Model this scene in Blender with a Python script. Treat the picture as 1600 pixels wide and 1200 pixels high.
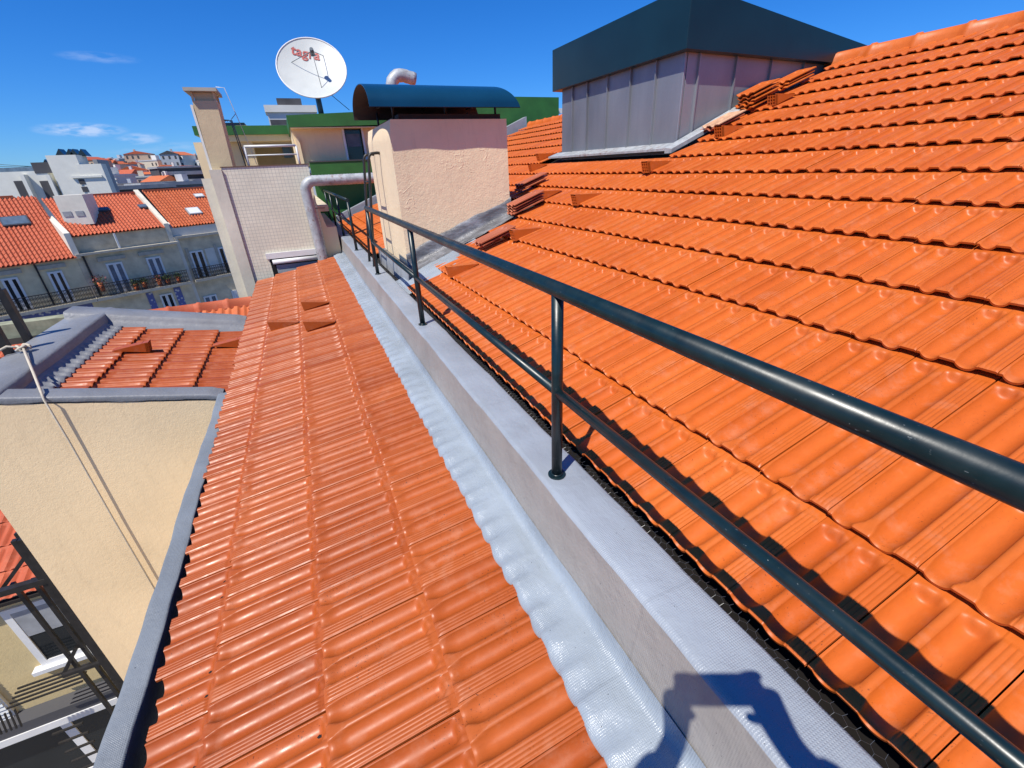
import bpy, math, random
from mathutils import Vector, Matrix
random.seed(7)
for o in list(bpy.data.objects): bpy.data.objects.remove(o)
SC = bpy.context.scene
COL = SC.collection
R_ = math.radians
# ------------------------------------------------------------------ camera
# world: X = up the tiled slope (horizontal), Y = along the parapet, Z = up, origin = lens
FPX, CX, CY = 691.0, 800.0, 600.0
_X = Vector((0.910, -0.217, 0.354)); _Y = Vector((-0.4125, -0.3875, 0.8239)); _Z = Vector((-0.0416, -0.8959, -0.4421))
def _ray0(x, y): return Vector((x - CX, y - CY, FPX)).normalized()
_Y = _ray0(454, 275)
_V = _ray0(865, 2000); _V = (_V - _Y * _V.dot(_Y)).normalized()
_Z = -_V
_X = _Y.cross(_Z).normalized()
def ray(x, y):
    r = _ray0(x, y); return Vector((_X.dot(r), _Y.dot(r), _Z.dot(r)))
def at_x(px, py, X): r = ray(px, py); return r * (X / r.x)
def at_y(px, py, Y): r = ray(px, py); return r * (Y / r.y)
def at_z(px, py, Z): r = ray(px, py); return r * (Z / r.z)
def at_plane(px, py, n, P): r = ray(px, py); return r * (n.dot(P) / n.dot(r))
def proj(p):
    c = _X * p[0] + _Y * p[1] + _Z * p[2]
    return (CX + FPX * c.x / c.z, CY + FPX * c.y / c.z, c.z)
RIGHT = Vector((_X.x, _Y.x, _Z.x)); UP = -Vector((_X.y, _Y.y, _Z.y)); FWD = Vector((_X.z, _Y.z, _Z.z))
cam_d = bpy.data.cameras.new('camera'); cam = bpy.data.objects.new('camera', cam_d); COL.objects.link(cam)
cam_d.sensor_fit = 'HORIZONTAL'; cam_d.sensor_width = 36; cam_d.lens = FPX / 1600 * 36
cam_d.clip_start = 0.02; cam_d.clip_end = 6000
M = Matrix((RIGHT, UP, -FWD)).transposed().to_4x4(); cam.matrix_world = M
SC.camera = cam
# ------------------------------------------------------------------ light
SUN = Vector((0.434, 0.285, -0.835)).normalized()          # direction the light travels
ELEV = math.asin(-SUN.z); AZ = math.atan2(-SUN.x, -SUN.y)
W = bpy.data.worlds.new('World'); SC.world = W; W.use_nodes = True
nt = W.node_tree; nt.nodes.clear()
sky = nt.nodes.new('ShaderNodeTexSky'); sky.sky_type = 'NISHITA'; sky.sun_disc = False
sky.sun_elevation = ELEV; sky.sun_rotation = AZ % (2 * math.pi)
sky.altitude = 0; sky.air_density = 1.0; sky.dust_density = 0.0; sky.ozone_density = 3.0
bg = nt.nodes.new('ShaderNodeBackground'); bg.inputs['Strength'].default_value = 0.11
out = nt.nodes.new('ShaderNodeOutputWorld')
hsv = nt.nodes.new('ShaderNodeHueSaturation'); hsv.inputs['Saturation'].default_value = 1.08; hsv.inputs['Value'].default_value = 1.0
tint = nt.nodes.new('ShaderNodeMix'); tint.data_type = 'RGBA'; tint.blend_type = 'MULTIPLY'; tint.inputs['Factor'].default_value = 1
tint.inputs[7].default_value = (.31, .57, 1.03, 1)                 # deep southern blue, the same all over the sky
nt.links.new(sky.outputs[0], tint.inputs[6]); nt.links.new(tint.outputs[2], hsv.inputs['Color'])
# a few thin fair-weather clouds low over the city, fixed in sky directions
geo = nt.nodes.new('ShaderNodeTexCoord')
def wn(t, **k):
    n = nt.nodes.new(t)
    for a, b in k.items(): setattr(n, a, b)
    return n
cl_sum = None
for (px, py, wx, wz, amp) in ((128, 203, .062, .011, .75), (220, 217, .036, .010, .5), (155, 90, .055, .008, .20), (300, 228, .07, .008, .22), (287, 242, .03, .006, .25), (225, 236, .06, .006, .16),
                              (560, 60, .0, .0, 0)):
    if amp == 0: continue
    d = ray(px, py); az = math.atan2(d.x, d.y); el = math.asin(d.z)
    h = Vector((math.cos(az), -math.sin(az), 0)); v = d.cross(h).normalized()
    dh = wn('ShaderNodeVectorMath', operation='DOT_PRODUCT'); dh.inputs[1].default_value = h / wx
    dv = wn('ShaderNodeVectorMath', operation='DOT_PRODUCT'); dv.inputs[1].default_value = v / wz
    df = wn('ShaderNodeVectorMath', operation='DOT_PRODUCT'); df.inputs[1].default_value = d
    for q in (dh, dv, df): nt.links.new(geo.outputs['Generated'], q.inputs[0])
    c = d.dot(v) / wz
    sv = wn('ShaderNodeMath', operation='SUBTRACT'); nt.links.new(dv.outputs['Value'], sv.inputs[0]); sv.inputs[1].default_value = c
    a2 = wn('ShaderNodeMath', operation='MULTIPLY'); nt.links.new(dh.outputs['Value'], a2.inputs[0]); nt.links.new(dh.outputs['Value'], a2.inputs[1])
    b2 = wn('ShaderNodeMath', operation='MULTIPLY_ADD'); nt.links.new(sv.outputs[0], b2.inputs[0]); nt.links.new(sv.outputs[0], b2.inputs[1]); nt.links.new(a2.outputs[0], b2.inputs[2])
    e = wn('ShaderNodeMapRange'); e.interpolation_type = 'SMOOTHSTEP'
    nt.links.new(b2.outputs[0], e.inputs[0]); e.inputs[1].default_value = 1.0; e.inputs[2].default_value = 0.0; e.inputs[3].default_value = 0; e.inputs[4].default_value = amp
    f = wn('ShaderNodeMath', operation='GREATER_THAN'); nt.links.new(df.outputs['Value'], f.inputs[0]); f.inputs[1].default_value = .5
    g = wn('ShaderNodeMath', operation='MULTIPLY'); nt.links.new(e.outputs[0], g.inputs[0]); nt.links.new(f.outputs[0], g.inputs[1])
    if cl_sum is None: cl_sum = g
    else:
        s = wn('ShaderNodeMath', operation='MAXIMUM'); nt.links.new(cl_sum.outputs[0], s.inputs[0]); nt.links.new(g.outputs[0], s.inputs[1]); cl_sum = s
mp = wn('ShaderNodeMapping'); mp.inputs['Scale'].default_value = (14, 14, 60); nt.links.new(geo.outputs['Generated'], mp.inputs[0])
nz = wn('ShaderNodeTexNoise'); nz.inputs['Scale'].default_value = 2.6; nz.inputs['Detail'].default_value = 7; nz.inputs['Roughness'].default_value = .6; nt.links.new(mp.outputs[0], nz.inputs['Vector'])
nr = wn('ShaderNodeMapRange'); nt.links.new(nz.outputs[0], nr.inputs[0]); nr.inputs[1].default_value = .38; nr.inputs[2].default_value = .62
cm = wn('ShaderNodeMath', operation='MULTIPLY'); nt.links.new(cl_sum.outputs[0], cm.inputs[0]); nt.links.new(nr.outputs[0], cm.inputs[1])
mixc = nt.nodes.new('ShaderNodeMix'); mixc.data_type = 'RGBA'
nt.links.new(cm.outputs[0], mixc.inputs['Factor']); nt.links.new(hsv.outputs[0], mixc.inputs[6]); mixc.inputs[7].default_value = (4.6, 5.6, 7.6, 1)
nt.links.new(mixc.outputs[2], bg.inputs['Color']); nt.links.new(bg.outputs[0], out.inputs['Surface'])
sun_d = bpy.data.lights.new('sun', 'SUN'); sun_d.energy = 4.9; sun_d.angle = R_(0.5); sun_d.color = (1.0, .95, .87)
sun = bpy.data.objects.new('sun', sun_d); COL.objects.link(sun); sun.rotation_euler = SUN.to_track_quat('-Z', 'Y').to_euler()
SC.view_settings.view_transform = 'Standard'; SC.view_settings.look = 'None'; SC.view_settings.exposure = 0.27; SC.view_settings.gamma = 1.0
SC.view_settings.use_curve_mapping = False

# ------------------------------------------------------------------ materials
MATS = {}
class Mat:
    def __init__(s, name):
        s.m = bpy.data.materials.new(name); s.m.use_nodes = True; s.t = s.m.node_tree; s.t.nodes.clear()
        s.o = s.n('ShaderNodeOutputMaterial'); s.b = s.n('ShaderNodeBsdfPrincipled'); s.l(s.b.outputs[0], s.o.inputs['Surface'])
        s.tc = s.n('ShaderNodeTexCoord')
    def n(s, t, **k):
        q = s.t.nodes.new(t)
        for a, b in k.items(): setattr(q, a, b)
        return q
    def l(s, a, b): s.t.links.new(a, b)
    def noise(s, scale, detail=4, rough=.55, vec=None, world=False, stretch=None):
        q = s.n('ShaderNodeTexNoise'); q.inputs['Scale'].default_value = scale; q.inputs['Detail'].default_value = detail; q.inputs['Roughness'].default_value = rough
        if vec is None:
            if world: g = s.n('ShaderNodeNewGeometry'); vec = g.outputs['Position']
            else: vec = s.tc.outputs['Object']
        if stretch:
            mp = s.n('ShaderNodeMapping'); mp.inputs['Scale'].default_value = stretch; s.l(vec, mp.inputs[0]); vec = mp.outputs[0]
        s.l(vec, q.inputs['Vector']); return q.outputs[0]
    def ramp(s, fac, stops):
        q = s.n('ShaderNodeValToRGB'); e = q.color_ramp.elements
        e[0].position, e[0].color = stops[0][0], (*stops[0][1], 1); e[1].position, e[1].color = stops[-1][0], (*stops[-1][1], 1)
        for p, c in stops[1:-1]: k = e.new(p); k.color = (*c, 1)
        s.l(fac, q.inputs[0]); return q.outputs[0]
    def rng(s, v, a, b, c=0, d=1):
        q = s.n('ShaderNodeMapRange'); s.l(v, q.inputs[0])
        for i, x in enumerate((a, b, c, d)): q.inputs[i + 1].default_value = x
        return q.outputs[0]
    def mix(s, fac, a, b, mode='MIX'):
        q = s.n('ShaderNodeMix', data_type='RGBA', blend_type=mode)
        for v, i in ((fac, 0), (a, 6), (b, 7)):
            if hasattr(v, 'links') or hasattr(v, 'is_linked'): s.l(v, q.inputs[i])
            else: q.inputs[i].default_value = v if i == 0 else (*v, 1)
        return q.outputs[2]
    def math(s, op, a, b=0.0):
        q = s.n('ShaderNodeMath', operation=op)
        for v, i in ((a, 0), (b, 1)):
            if hasattr(v, 'is_linked'): s.l(v, q.inputs[i])
            else: q.inputs[i].default_value = v
        return q.outputs[0]
    def bump(s, h, strength=.3, dist=.01, prev=None):
        q = s.n('ShaderNodeBump'); q.inputs['Strength'].default_value = strength; q.inputs['Distance'].default_value = dist
        s.l(h, q.inputs['Height'])
        if prev is not None: s.l(prev, q.inputs['Normal'])
        return q.outputs[0]
    def fin(s, col=None, rough=None, normal=None, metal=0, spec=None):
        for v, k in ((col, 'Base Color'), (rough, 'Roughness')):
            if v is None: continue
            if hasattr(v, 'is_linked'): s.l(v, s.b.inputs[k])
            else: s.b.inputs[k].default_value = (*v, 1) if k == 'Base Color' else v
        if normal is not None: s.l(normal, s.b.inputs['Normal'])
        s.b.inputs['Metallic'].default_value = metal
        if spec is not None: s.b.inputs['Specular IOR Level'].default_value = spec
        MATS[s.m.name] = s.m; return s.m
def plain(name, col, rough=.6, var=.12, scale=6, bump=0.0, bscale=60, metal=0, world=True, bdist=.004):
    s = Mat(name); n = s.noise(scale, 5, world=world)
    lo = tuple(c * (1 - var) for c in col); hi = tuple(min(1, c * (1 + var)) for c in col)
    c = s.ramp(n, ((.3, lo), (.7, hi)))
    nm = s.bump(s.noise(bscale, 5, world=world), bump, bdist) if bump else None
    return s.fin(c, rough, nm, metal)
def terracotta(name, base, dark, light, rough=.42, speck=.5, sheen=.5):
    s = Mat(name)
    oi = s.n('ShaderNodeObjectInfo'); g = s.n('ShaderNodeNewGeometry')
    rnd = s.math('FRACT', s.math('ADD', oi.outputs['Random'], g.outputs['Random Per Island']))
    big = s.noise(3.0, 5, world=True)
    fine = s.noise(55, 6, .65, world=True, stretch=(.5, 1.6, 1))
    t = s.math('ADD', s.math('MULTIPLY', rnd, .44), s.math('MULTIPLY', big, .72))
    c = s.ramp(t, ((.2, dark), (.55, base), (.95, light)))
    c = s.mix(s.rng(fine, .35, .75, 0, .22), c, tuple(x * .62 for x in dark))
    # soot specks and faint dusty marks of their own shape
    sp = s.noise(120, 3, .75, world=True); patch = s.noise(5, 3, world=True)
    m = s.math('MULTIPLY', s.rng(sp, .62, .67), s.rng(patch, .46, .60))
    c = s.mix(s.math('MULTIPLY', m, speck), c, (.05, .02, .012))
    dust = s.math('MULTIPLY', s.rng(s.noise(9, 6, .7, world=True), .53, .8, 0, .24), 1.0)
    c = s.mix(dust, c, (.55, .33, .22))
    st = s.math('MULTIPLY', s.rng(s.noise(2.3, 6, .7, world=True, stretch=(.6, 1.5, 1)), .56, .78, 0, .34), 1.0)
    c = s.mix(st, c, tuple(x * .45 for x in dark))
    r = s.rng(s.noise(18, 4, world=True), .3, .7, rough - .08, rough + .16)
    nm = s.bump(fine, .10, .002); nm = s.bump(s.noise(420, 2, world=True), .12, .0006, nm)
    return s.fin(c, r, nm, spec=sheen)
terracotta('terracotta', (.54, .117, .016), (.475, .092, .011), (.60, .142, .023), .42, .55, .30)
terracotta('terracotta_lower', (.385, .082, .014), (.31, .060, .009), (.45, .106, .021), .39, .95, .38)
terracotta('terracotta_annex', (.39, .076, .012), (.325, .058, .009), (.45, .098, .017), .38, .5, .4)
terracotta('terracotta_loose', (.40, .10, .04), (.29, .07, .03), (.48, .15, .065), .55, .6)
terracotta('terracotta_old', (.52, .13, .045), (.38, .085, .032), (.60, .18, .07), .6, .3, .3)
terracotta('terracotta_old_red', (.46, .10, .045), (.34, .075, .034), (.54, .14, .065), .65, .3, .3)
plain('terracotta_pale', (.55, .32, .19), .7, .25, 14)
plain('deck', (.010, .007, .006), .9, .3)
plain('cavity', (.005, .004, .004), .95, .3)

def membrane(name, col, rough, weave=.5, dirt=.25, sc=1.0):
    s = Mat(name); g = s.n('ShaderNodeNewGeometry'); P = g.outputs['Position']
    sep = s.n('ShaderNodeSeparateXYZ'); s.l(P, sep.inputs[0])
    def wv(o, f): return s.math('SINE', s.math('MULTIPLY', o, f))
    a = wv(s.math('ADD', sep.outputs[0], sep.outputs[2]), 2 * math.pi / (.0062 * sc)); b = wv(sep.outputs[1], 2 * math.pi / (.0062 * sc))
    grid = s.math('MAXIMUM', a, b)
    n1 = s.noise(2.2, 6, world=True); n2 = s.noise(26, 6, .65, world=True)
    c = s.ramp(n1, ((.3, tuple(x * (1 - dirt) for x in col)), (.72, col)))
    c = s.mix(s.rng(n2, .45, .8, 0, .25), c, tuple(x * .72 for x in col))
    c = s.mix(s.math('MULTIPLY', s.rng(s.noise(110, 2, world=True), .73, .76), .8), c, (.03, .03, .035))
    c = s.mix(s.rng(s.noise(4.5, 7, .72, world=True, stretch=(1, .35, 1)), .52, .80, 0, .42), c, tuple(x * .55 for x in (col[0] * 1.08, col[1], col[2] * .9)))
    lap = s.rng(s.math('ABSOLUTE', s.math('SUBTRACT', s.math('FRACT', s.math('ADD', s.math('MULTIPLY', sep.outputs[1], .83), s.math('MULTIPLY', n2, .012))), .5)), .0, .006, 1, 0)
    c = s.mix(s.math('MULTIPLY', lap, .22), c, tuple(x * .5 for x in col))
    patch = s.rng(s.noise(6, 3, world=True), .35, .6, .25, 1)
    nm = s.bump(s.math('MULTIPLY', grid, patch), weave, .0011); nm = s.bump(n2, .35, .006, nm); nm = s.bump(s.noise(7, 4, world=True), .35, .02, nm); nm = s.bump(s.noise(16, 6, .7, world=True, stretch=(1, .6, 1)), .45, .008, nm)
    return s.fin(c, s.rng(n2, .3, .7, rough - .08, rough + .12), nm, 0, .5)
membrane('membrane_top', (.335, .372, .415), .40)
membrane('membrane_face', (.36, .34, .31), .55, .4, .25)
membrane('membrane_flap', (.335, .385, .430), .26, .55)
membrane('membrane_coping', (.23, .255, .275), .45, .5, .3)
membrane('membrane_annex', (.24, .25, .265), .45, .35, .25)

def plaster(name, col, bump=.5, crack=True, var=.1, sc=22):
    s = Mat(name); n = s.noise(1.6, 6, world=True); n2 = s.noise(sc, 6, .62, world=True)
    c = s.ramp(n, ((.28, tuple(x * (1 - var) for x in col)), (.72, tuple(min(1, x * (1 + var * .4)) for x in col))))
    c = s.mix(s.rng(s.noise(5, 7, .7, world=True, stretch=(3, 3, .5)), .52, .80, 0, .34), c, tuple(x * .62 for x in col))
    h = s.math('ADD', n2, s.math('MULTIPLY', s.noise(sc * 4, 4, world=True), .4))
    nm = s.bump(h, bump, .012)
    if crack:
        ly = s.noise(3.3, 3, .5, world=True); line = s.rng(s.math('ABSOLUTE', s.math('SUBTRACT', ly, .5)), 0, .012, 1, 0)
        msk = s.rng(s.noise(2.1, 2, world=True), .5, .6)
        nm = s.bump(s.math('MULTIPLY', line, msk), .35, .006, nm)
    return s.fin(c, .85, nm)
plaster('plaster_peach', (.86, .68, .44), .40, sc=15)
plaster('plaster_cream', (.88, .67, .40), .22, False, sc=30)
plaster('plaster_yellow', (.60, .47, .24), .3, False)
plaster('plaster_penthouse', (.78, .61, .37), .15, False, .06)
plaster('plaster_stack', (.62, .49, .30), .3, False, .18)
plaster('plaster_white', (.70, .66, .56), .2, False, .12)
plaster('plaster_streaked', (.70, .65, .52), .2, False, .25)
plaster('plaster_old', (.66, .56, .38), .25, False, .3)
plaster('plaster_grey', (.33, .34, .35), .2, False, .2)
plaster('plaster_taupe', (.70, .59, .37), .2, False, .2)
plaster('modern_white', (.74, .73, .64), .05, False, .06)
def rail_mat():
    s = Mat('rail_paint'); n = s.noise(20, 5, world=True); c = s.ramp(n, ((.3, (.003, .011, .013)), (.7, (.006, .022, .026))))
    fl = s.math('MULTIPLY', s.rng(s.noise(170, 2, .6, world=True, stretch=(1, .5, 1)), .70, .74), s.rng(s.noise(7, 3, world=True), .48, .6))
    c = s.mix(s.math('MULTIPLY', fl, .6), c, (.30, .33, .33))
    d_ = s.rng(s.noise(11, 6, .7, world=True), .5, .8, 0, .35); c = s.mix(d_, c, (.03, .04, .042))
    return s.fin(c, s.rng(s.noise(9, 5, world=True), .3, .7, .26, .44), s.bump(s.noise(60, 4, world=True), .10, .002))
rail_mat()
plain('black_steel', (.018, .016, .015), .45, .4, 12)
plain('wire', (.17, .175, .175), .4, .2, 40, metal=.6)
plain('hood_paint', (.004, .040, .085), .26, .12, 3, .05, 30)
plain('hood_inside', (.035, .016, .01), .7, .3, 8)
plain('fascia_paint', (.004, .022, .030), .38, .2, 2, .05, 4)
plain('green_paint', (.025, .125, .022), .6, .15, 3, .2, 30)
plain('glass_dark', (.015, .018, .02), .08, .2, 3)
plain('glass_blue', (.10, .14, .19), .12, .3, 2)
plain('frame_white', (.68, .68, .66), .5, .06, 5)
plain('frame_stone', (.40, .37, .30), .8, .15, 5)
plain('rope', (.52, .46, .36), .9, .15, 80, .5, 400)
plain('dish_white', (.54, .56, .52), .35, .05, 4)
plain('dish_letters', (.45, .10, .08), .6, .2, 9)
plain('galv_dark', (.10, .12, .14), .4, .2, 8, metal=.4)
plain('blue_tile', (.10, .13, .32), .35, .6, 20)
plain('grey_sheet', (.30, .31, .32), .5, .2, 6)
plain('ground_city', (.16, .15, .13), .95, .3, .05)
plain('hill_green', (.12, .13, .08), .95, .4, .02)
plain('plant_leaf', (.07, .11, .035), .6, .5, 15)
plain('plant_red', (.35, .10, .08), .6, .4, 15)
plain('skin', (.50, .30, .21), .55, .1, 20)
plain('cloth_dark', (.03, .04, .07), .85, .25, 30, .3, 200)
plain('cloth_trousers', (.05, .06, .09), .85, .25, 30, .3, 200)
plain('hair', (.02, .014, .01), .6, .3, 60)
plain('shoe', (.04, .04, .04), .6, .3, 20)
plain('phone_black', (.01, .01, .012), .25, .1, 10)
plain('white_metal', (.66, .66, .63), .45, .08, 8)
plain('shutter', (.62, .63, .60), .5, .1, 8)
plain('cap_brown', (.16, .09, .06), .8, .3, 8)
plain('moss_stone', (.26, .27, .18), .9, .4, 4, .3, 20)
for i, c in enumerate(((.68, .66, .6), (.6, .52, .4), (.62, .44, .36), (.55, .57, .58), (.64, .58, .42), (.42, .43, .45), (.50, .36, .25))): plain('far_wall_%d' % i, c, .9, .08, .2)
plain('far_dark', (.06, .06, .065), .8, .3, .3)

def zinc(name):
    s = Mat(name); oi = s.n('ShaderNodeObjectInfo'); n = s.noise(2.5, 6, world=True, stretch=(1, 1, .35)); n2 = s.noise(40, 4, world=True)
    t = s.math('ADD', s.math('MULTIPLY', oi.outputs['Random'], .35), n)
    c = s.ramp(t, ((.35, (.20, .215, .235)), (1.0, (.33, .345, .365))))
    nm = s.bump(n, .15, .05)
    return s.fin(c, s.rng(n2, .3, .7, .42, .56), nm, .55)
zinc('zinc')
def flash(name):
    s = Mat(name); n = s.noise(5, 7, .65, world=True, stretch=(1, 3, 3)); n2 = s.noise(30, 5, world=True)
    c = s.ramp(n, ((.3, (.07, .07, .072)), (.52, (.15, .15, .155)), (.75, (.30, .31, .33))))
    return s.fin(c, .4, s.bump(n, .7, .02, s.bump(n2, .3, .006)), .1)
flash('flashing')
def duct(name):
    s = Mat(name); n = s.noise(9, 6, .65, world=True); n2 = s.noise(3, 3, world=True)
    g = s.n('ShaderNodeNewGeometry'); sp = s.n('ShaderNodeSeparateXYZ'); s.l(g.outputs['Position'], sp.inputs[0])
    c = s.ramp(n, ((.35, (.30, .32, .325)), (.65, (.47, .49, .495))))
    c = s.mix(s.math('MULTIPLY', s.rng(s.noise(16, 5, .7, world=True), .52, .66), s.rng(n2, .4, .6, .15, .8)), c, (.18, .08, .045))
    return s.fin(c, .5, s.bump(n, .08, .004), .15)
duct('galvanised')
def wall_tiles(name):
    s = Mat(name); g = s.n('ShaderNodeNewGeometry'); sp = s.n('ShaderNodeSeparateXYZ'); s.l(g.outputs['Position'], sp.inputs[0])
    cb = s.n('ShaderNodeCombineXYZ'); s.l(sp.outputs[0], cb.inputs[0]); s.l(sp.outputs[2], cb.inputs[1])
    b = s.n('ShaderNodeTexBrick'); s.l(cb.outputs[0], b.inputs[0]); b.offset = 0; b.inputs['Scale'].default_value = 1
    b.inputs['Brick Width'].default_value = .054; b.inputs['Row Height'].default_value = .054; b.inputs['Mortar Size'].default_value = .0026
    b.inputs['Color1'].default_value = (.80, .75, .58, 1); b.inputs['Color2'].default_value = (.74, .69, .53, 1); b.inputs['Mortar'].default_value = (.44, .42, .35, 1)
    c = s.mix(s.rng(s.noise(2, 5, world=True), .4, .75, 0, .3), b.outputs[0], (.45, .42, .33))
    return s.fin(c, .45, s.bump(b.outputs['Fac'], -.4, .004))
wall_tiles('wall_tile')
def azulejo(name):
    s = Mat(name); g = s.n('ShaderNodeNewGeometry')
    v = s.n('ShaderNodeTexVoronoi'); s.l(g.outputs['Position'], v.inputs['Vector']); v.inputs['Scale'].default_value = 3.5
    c = s.ramp(v.outputs['Distance'], ((.2, (.5, .5, .52)), (.35, (.08, .10, .33)), (.7, (.10, .12, .28))))
    return s.fin(c, .4)
azulejo('azulejo')

# ------------------------------------------------------------------ mesh helpers
class MB:
    def __init__(s): s.v = []; s.f = []; s.mi = []; s.sm = []
    def add(s, vs, fs, mi=0, smooth=False):
        b = len(s.v); s.v += [tuple(x) for x in vs]
        for f in fs: s.f.append(tuple(b + i for i in f)); s.mi.append(mi); s.sm.append(smooth)
        return s
    def box(s, a, b, mi=0):
        x0, y0, z0 = (min(a[i], b[i]) for i in range(3)); x1, y1, z1 = (max(a[i], b[i]) for i in range(3))
        return s.hexa([(x0, y0, z0), (x1, y0, z0), (x1, y1, z0), (x0, y1, z0), (x0, y0, z1), (x1, y0, z1), (x1, y1, z1), (x0, y1, z1)], mi)
    def hexa(s, p, mi=0): return s.add(p, [(0, 3, 2, 1), (4, 5, 6, 7), (0, 1, 5, 4), (1, 2, 6, 5), (2, 3, 7, 6), (3, 0, 4, 7)], mi)
    def obox(s, o, ax, ay, az, mi=0):
        o = Vector(o); ax, ay, az = Vector(ax), Vector(ay), Vector(az)
        return s.hexa([o, o + ax, o + ax + ay, o + ay, o + az, o + ax + az, o + ax + ay + az, o + ay + az], mi)
    def prism(s, poly, d, mi=0):
        n = len(poly); d = Vector(d); P = [Vector(p) for p in poly]
        return s.add(P + [p + d for p in P], [tuple(range(n - 1, -1, -1)), tuple(range(n, 2 * n))] + [(i, (i + 1) % n, n + (i + 1) % n, n + i) for i in range(n)], mi)
    def tube(s, pts, r, seg=12, caps=True, mi=0, smooth=True):
        P = [Vector(p) for p in pts]; n = len(P); rr = r if isinstance(r, (list, tuple)) else [r] * n
        vs = []; up = None
        for i in range(n):
            t = (P[min(i + 1, n - 1)] - P[max(i - 1, 0)]).normalized()
            if up is None: up = Vector((0, 0, 1)) if abs(t.z) < .9 else Vector((1, 0, 0))
            a = t.cross(up).normalized(); b = a.cross(t).normalized(); up = b
            for k in range(seg):
                q = 2 * math.pi * k / seg; vs.append(P[i] + (a * math.cos(q) + b * math.sin(q)) * rr[i])
        fs = [(i * seg + k, i * seg + (k + 1) % seg, (i + 1) * seg + (k + 1) % seg, (i + 1) * seg + k) for i in range(n - 1) for k in range(seg)]
        s.add(vs, fs, mi, smooth)
        if caps:
            b = len(s.v) - len(vs)
            s.f += [tuple(b + k for k in range(seg - 1, -1, -1)), tuple(b + (n - 1) * seg + k for k in range(seg))]; s.mi += [mi, mi]; s.sm += [False, False]
        return s
    def grid(s, rows, mi=0, smooth=True):
        n = len(rows[0]); b = [v for r in rows for v in r]
        return s.add(b, [(i * n + j, i * n + j + 1, (i + 1) * n + j + 1, (i + 1) * n + j) for i in range(len(rows) - 1) for j in range(n - 1)], mi, smooth)
    def mesh(s, name, mats):
        me = bpy.data.meshes.new(name); me.from_pydata(s.v, [], s.f)
        for m in (mats if isinstance(mats, (list, tuple)) else [mats]): me.materials.append(MATS[m])
        me.polygons.foreach_set('material_index', s.mi); me.polygons.foreach_set('use_smooth', s.sm); me.update(); return me
    def build(s, name, mats, parent=None, **kw):
        return obj(name, s.mesh(name, mats), parent, **kw)
MW = {}
def obj(name, data, parent=None, label=None, cat=None, group=None, kind=None, loc=None, mat=None):
    """links an object; loc / mat give its place in the world, whatever its parent is"""
    o = bpy.data.objects.new(name, data); COL.objects.link(o)
    w = mat if mat is not None else Matrix.Translation(Vector(loc) if loc is not None else Vector((0, 0, 0)))
    if parent is not None:
        o.parent = parent; o.matrix_parent_inverse = MW[parent.name].inverted()
    o.matrix_basis = w; MW[o.name] = w
    if label: o['label'] = label
    if cat: o['category'] = cat
    if group: o['group'] = group
    if kind: o['kind'] = kind
    return o
def thing(name, label, cat, loc=(0, 0, 0), group=None): return obj(name, None, None, label, cat, group, None, loc)
def bevel(o, w=.006, seg=2):
    m = o.modifiers.new('bevel', 'BEVEL'); m.width = w; m.segments = seg; m.limit_method = 'ANGLE'; m.angle_limit = R_(40); return o
def sstep(x, a, b):
    t = min(1, max(0, (x - a) / (b - a))); return t * t * (3 - 2 * t)
GROUND = -17.0

# ------------------------------------------------------------------ roof tiles (interlocking, two channels and a ribbed lap)
TW, TS, TL = .22, .376, .428          # cover width, exposure, full length
def tile_h(u, v):
    """height above the rib level; u across (0 = far edge), v up the slope, metres"""
    t = u / TW
    fl = 1 - sstep(v, .004, .06)
    c1a, c1b = .03 + .02 * fl, .362 - .075 * fl
    c2a, c2b = .452 + .045 * fl, .765 - .02 * fl
    h = 0.0
    for a, b, s in ((c1a, c1b, 0), (c2a, c2b, 1)):
        if a < t < b:
            q = (t - a) / (b - a)
            prof = math.sin(math.pi * q) ** .62
            vend = .366 - .010 * abs(2 * q - 1) ** 2
            h = -.0285 * prof * (1 - sstep(v, vend - .030, vend)) * (1 - .36 * (1 - sstep(v, 0, .055)))
            nb = math.exp(-(((q - .40) / .17) ** 2 + ((v - .352) / .0105) ** 2)); h += .0085 * nb
            h += .004 * math.exp(-(((q - .80) / .10) ** 2 + ((v - .350) / .016) ** 2))
    if .775 < t < .985:
        q = (t - .775) / .21 * 4; fr = q - math.floor(q)
        g = min(1, min(fr, 1 - fr) / .16)
        e = sstep(v, .006, .016) * (1 - sstep(v, .345, .356))
        h = .0030 * (g ** .6) * e + .0022
    if c1b <= t <= c2a: h = .0008
    h -= .0035 * (1 - sstep(v, 0, .008)) 
    return h
def lin(a, b, n): return [a + (b - a) * i / n for i in range(n + 1)]
def u_samples(det):
    if det == 2:
        us = [0.006, .02, .03, .034, .040, .050] + lin(.065, .27, 8) + [.285, .292, .31, .33, .345, .352, .358, .362, .40, .452, .456, .462, .472, .485, .498, .505, .515] + lin(.535, .73, 7) + [.743, .752, .759, .765]
        for k in range(4): b = .775 + .0525 * k; us += [b + .0005, b + .0084, b + .0263, b + .0441]
        us += [.9855, .992]
    elif det == 1:
        us = [0.004, .03, .045] + lin(.075, .30, 4) + [.345, .362, .452, .468] + lin(.50, .72, 4) + [.75, .765] + [.78, .83, .88, .935, .985, .992]
    else:
        us = [0.004, .04, .12, .20, .28, .362, .452, .53, .61, .69, .765, .78, .992]
    return [TW * x for x in us]
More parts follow.
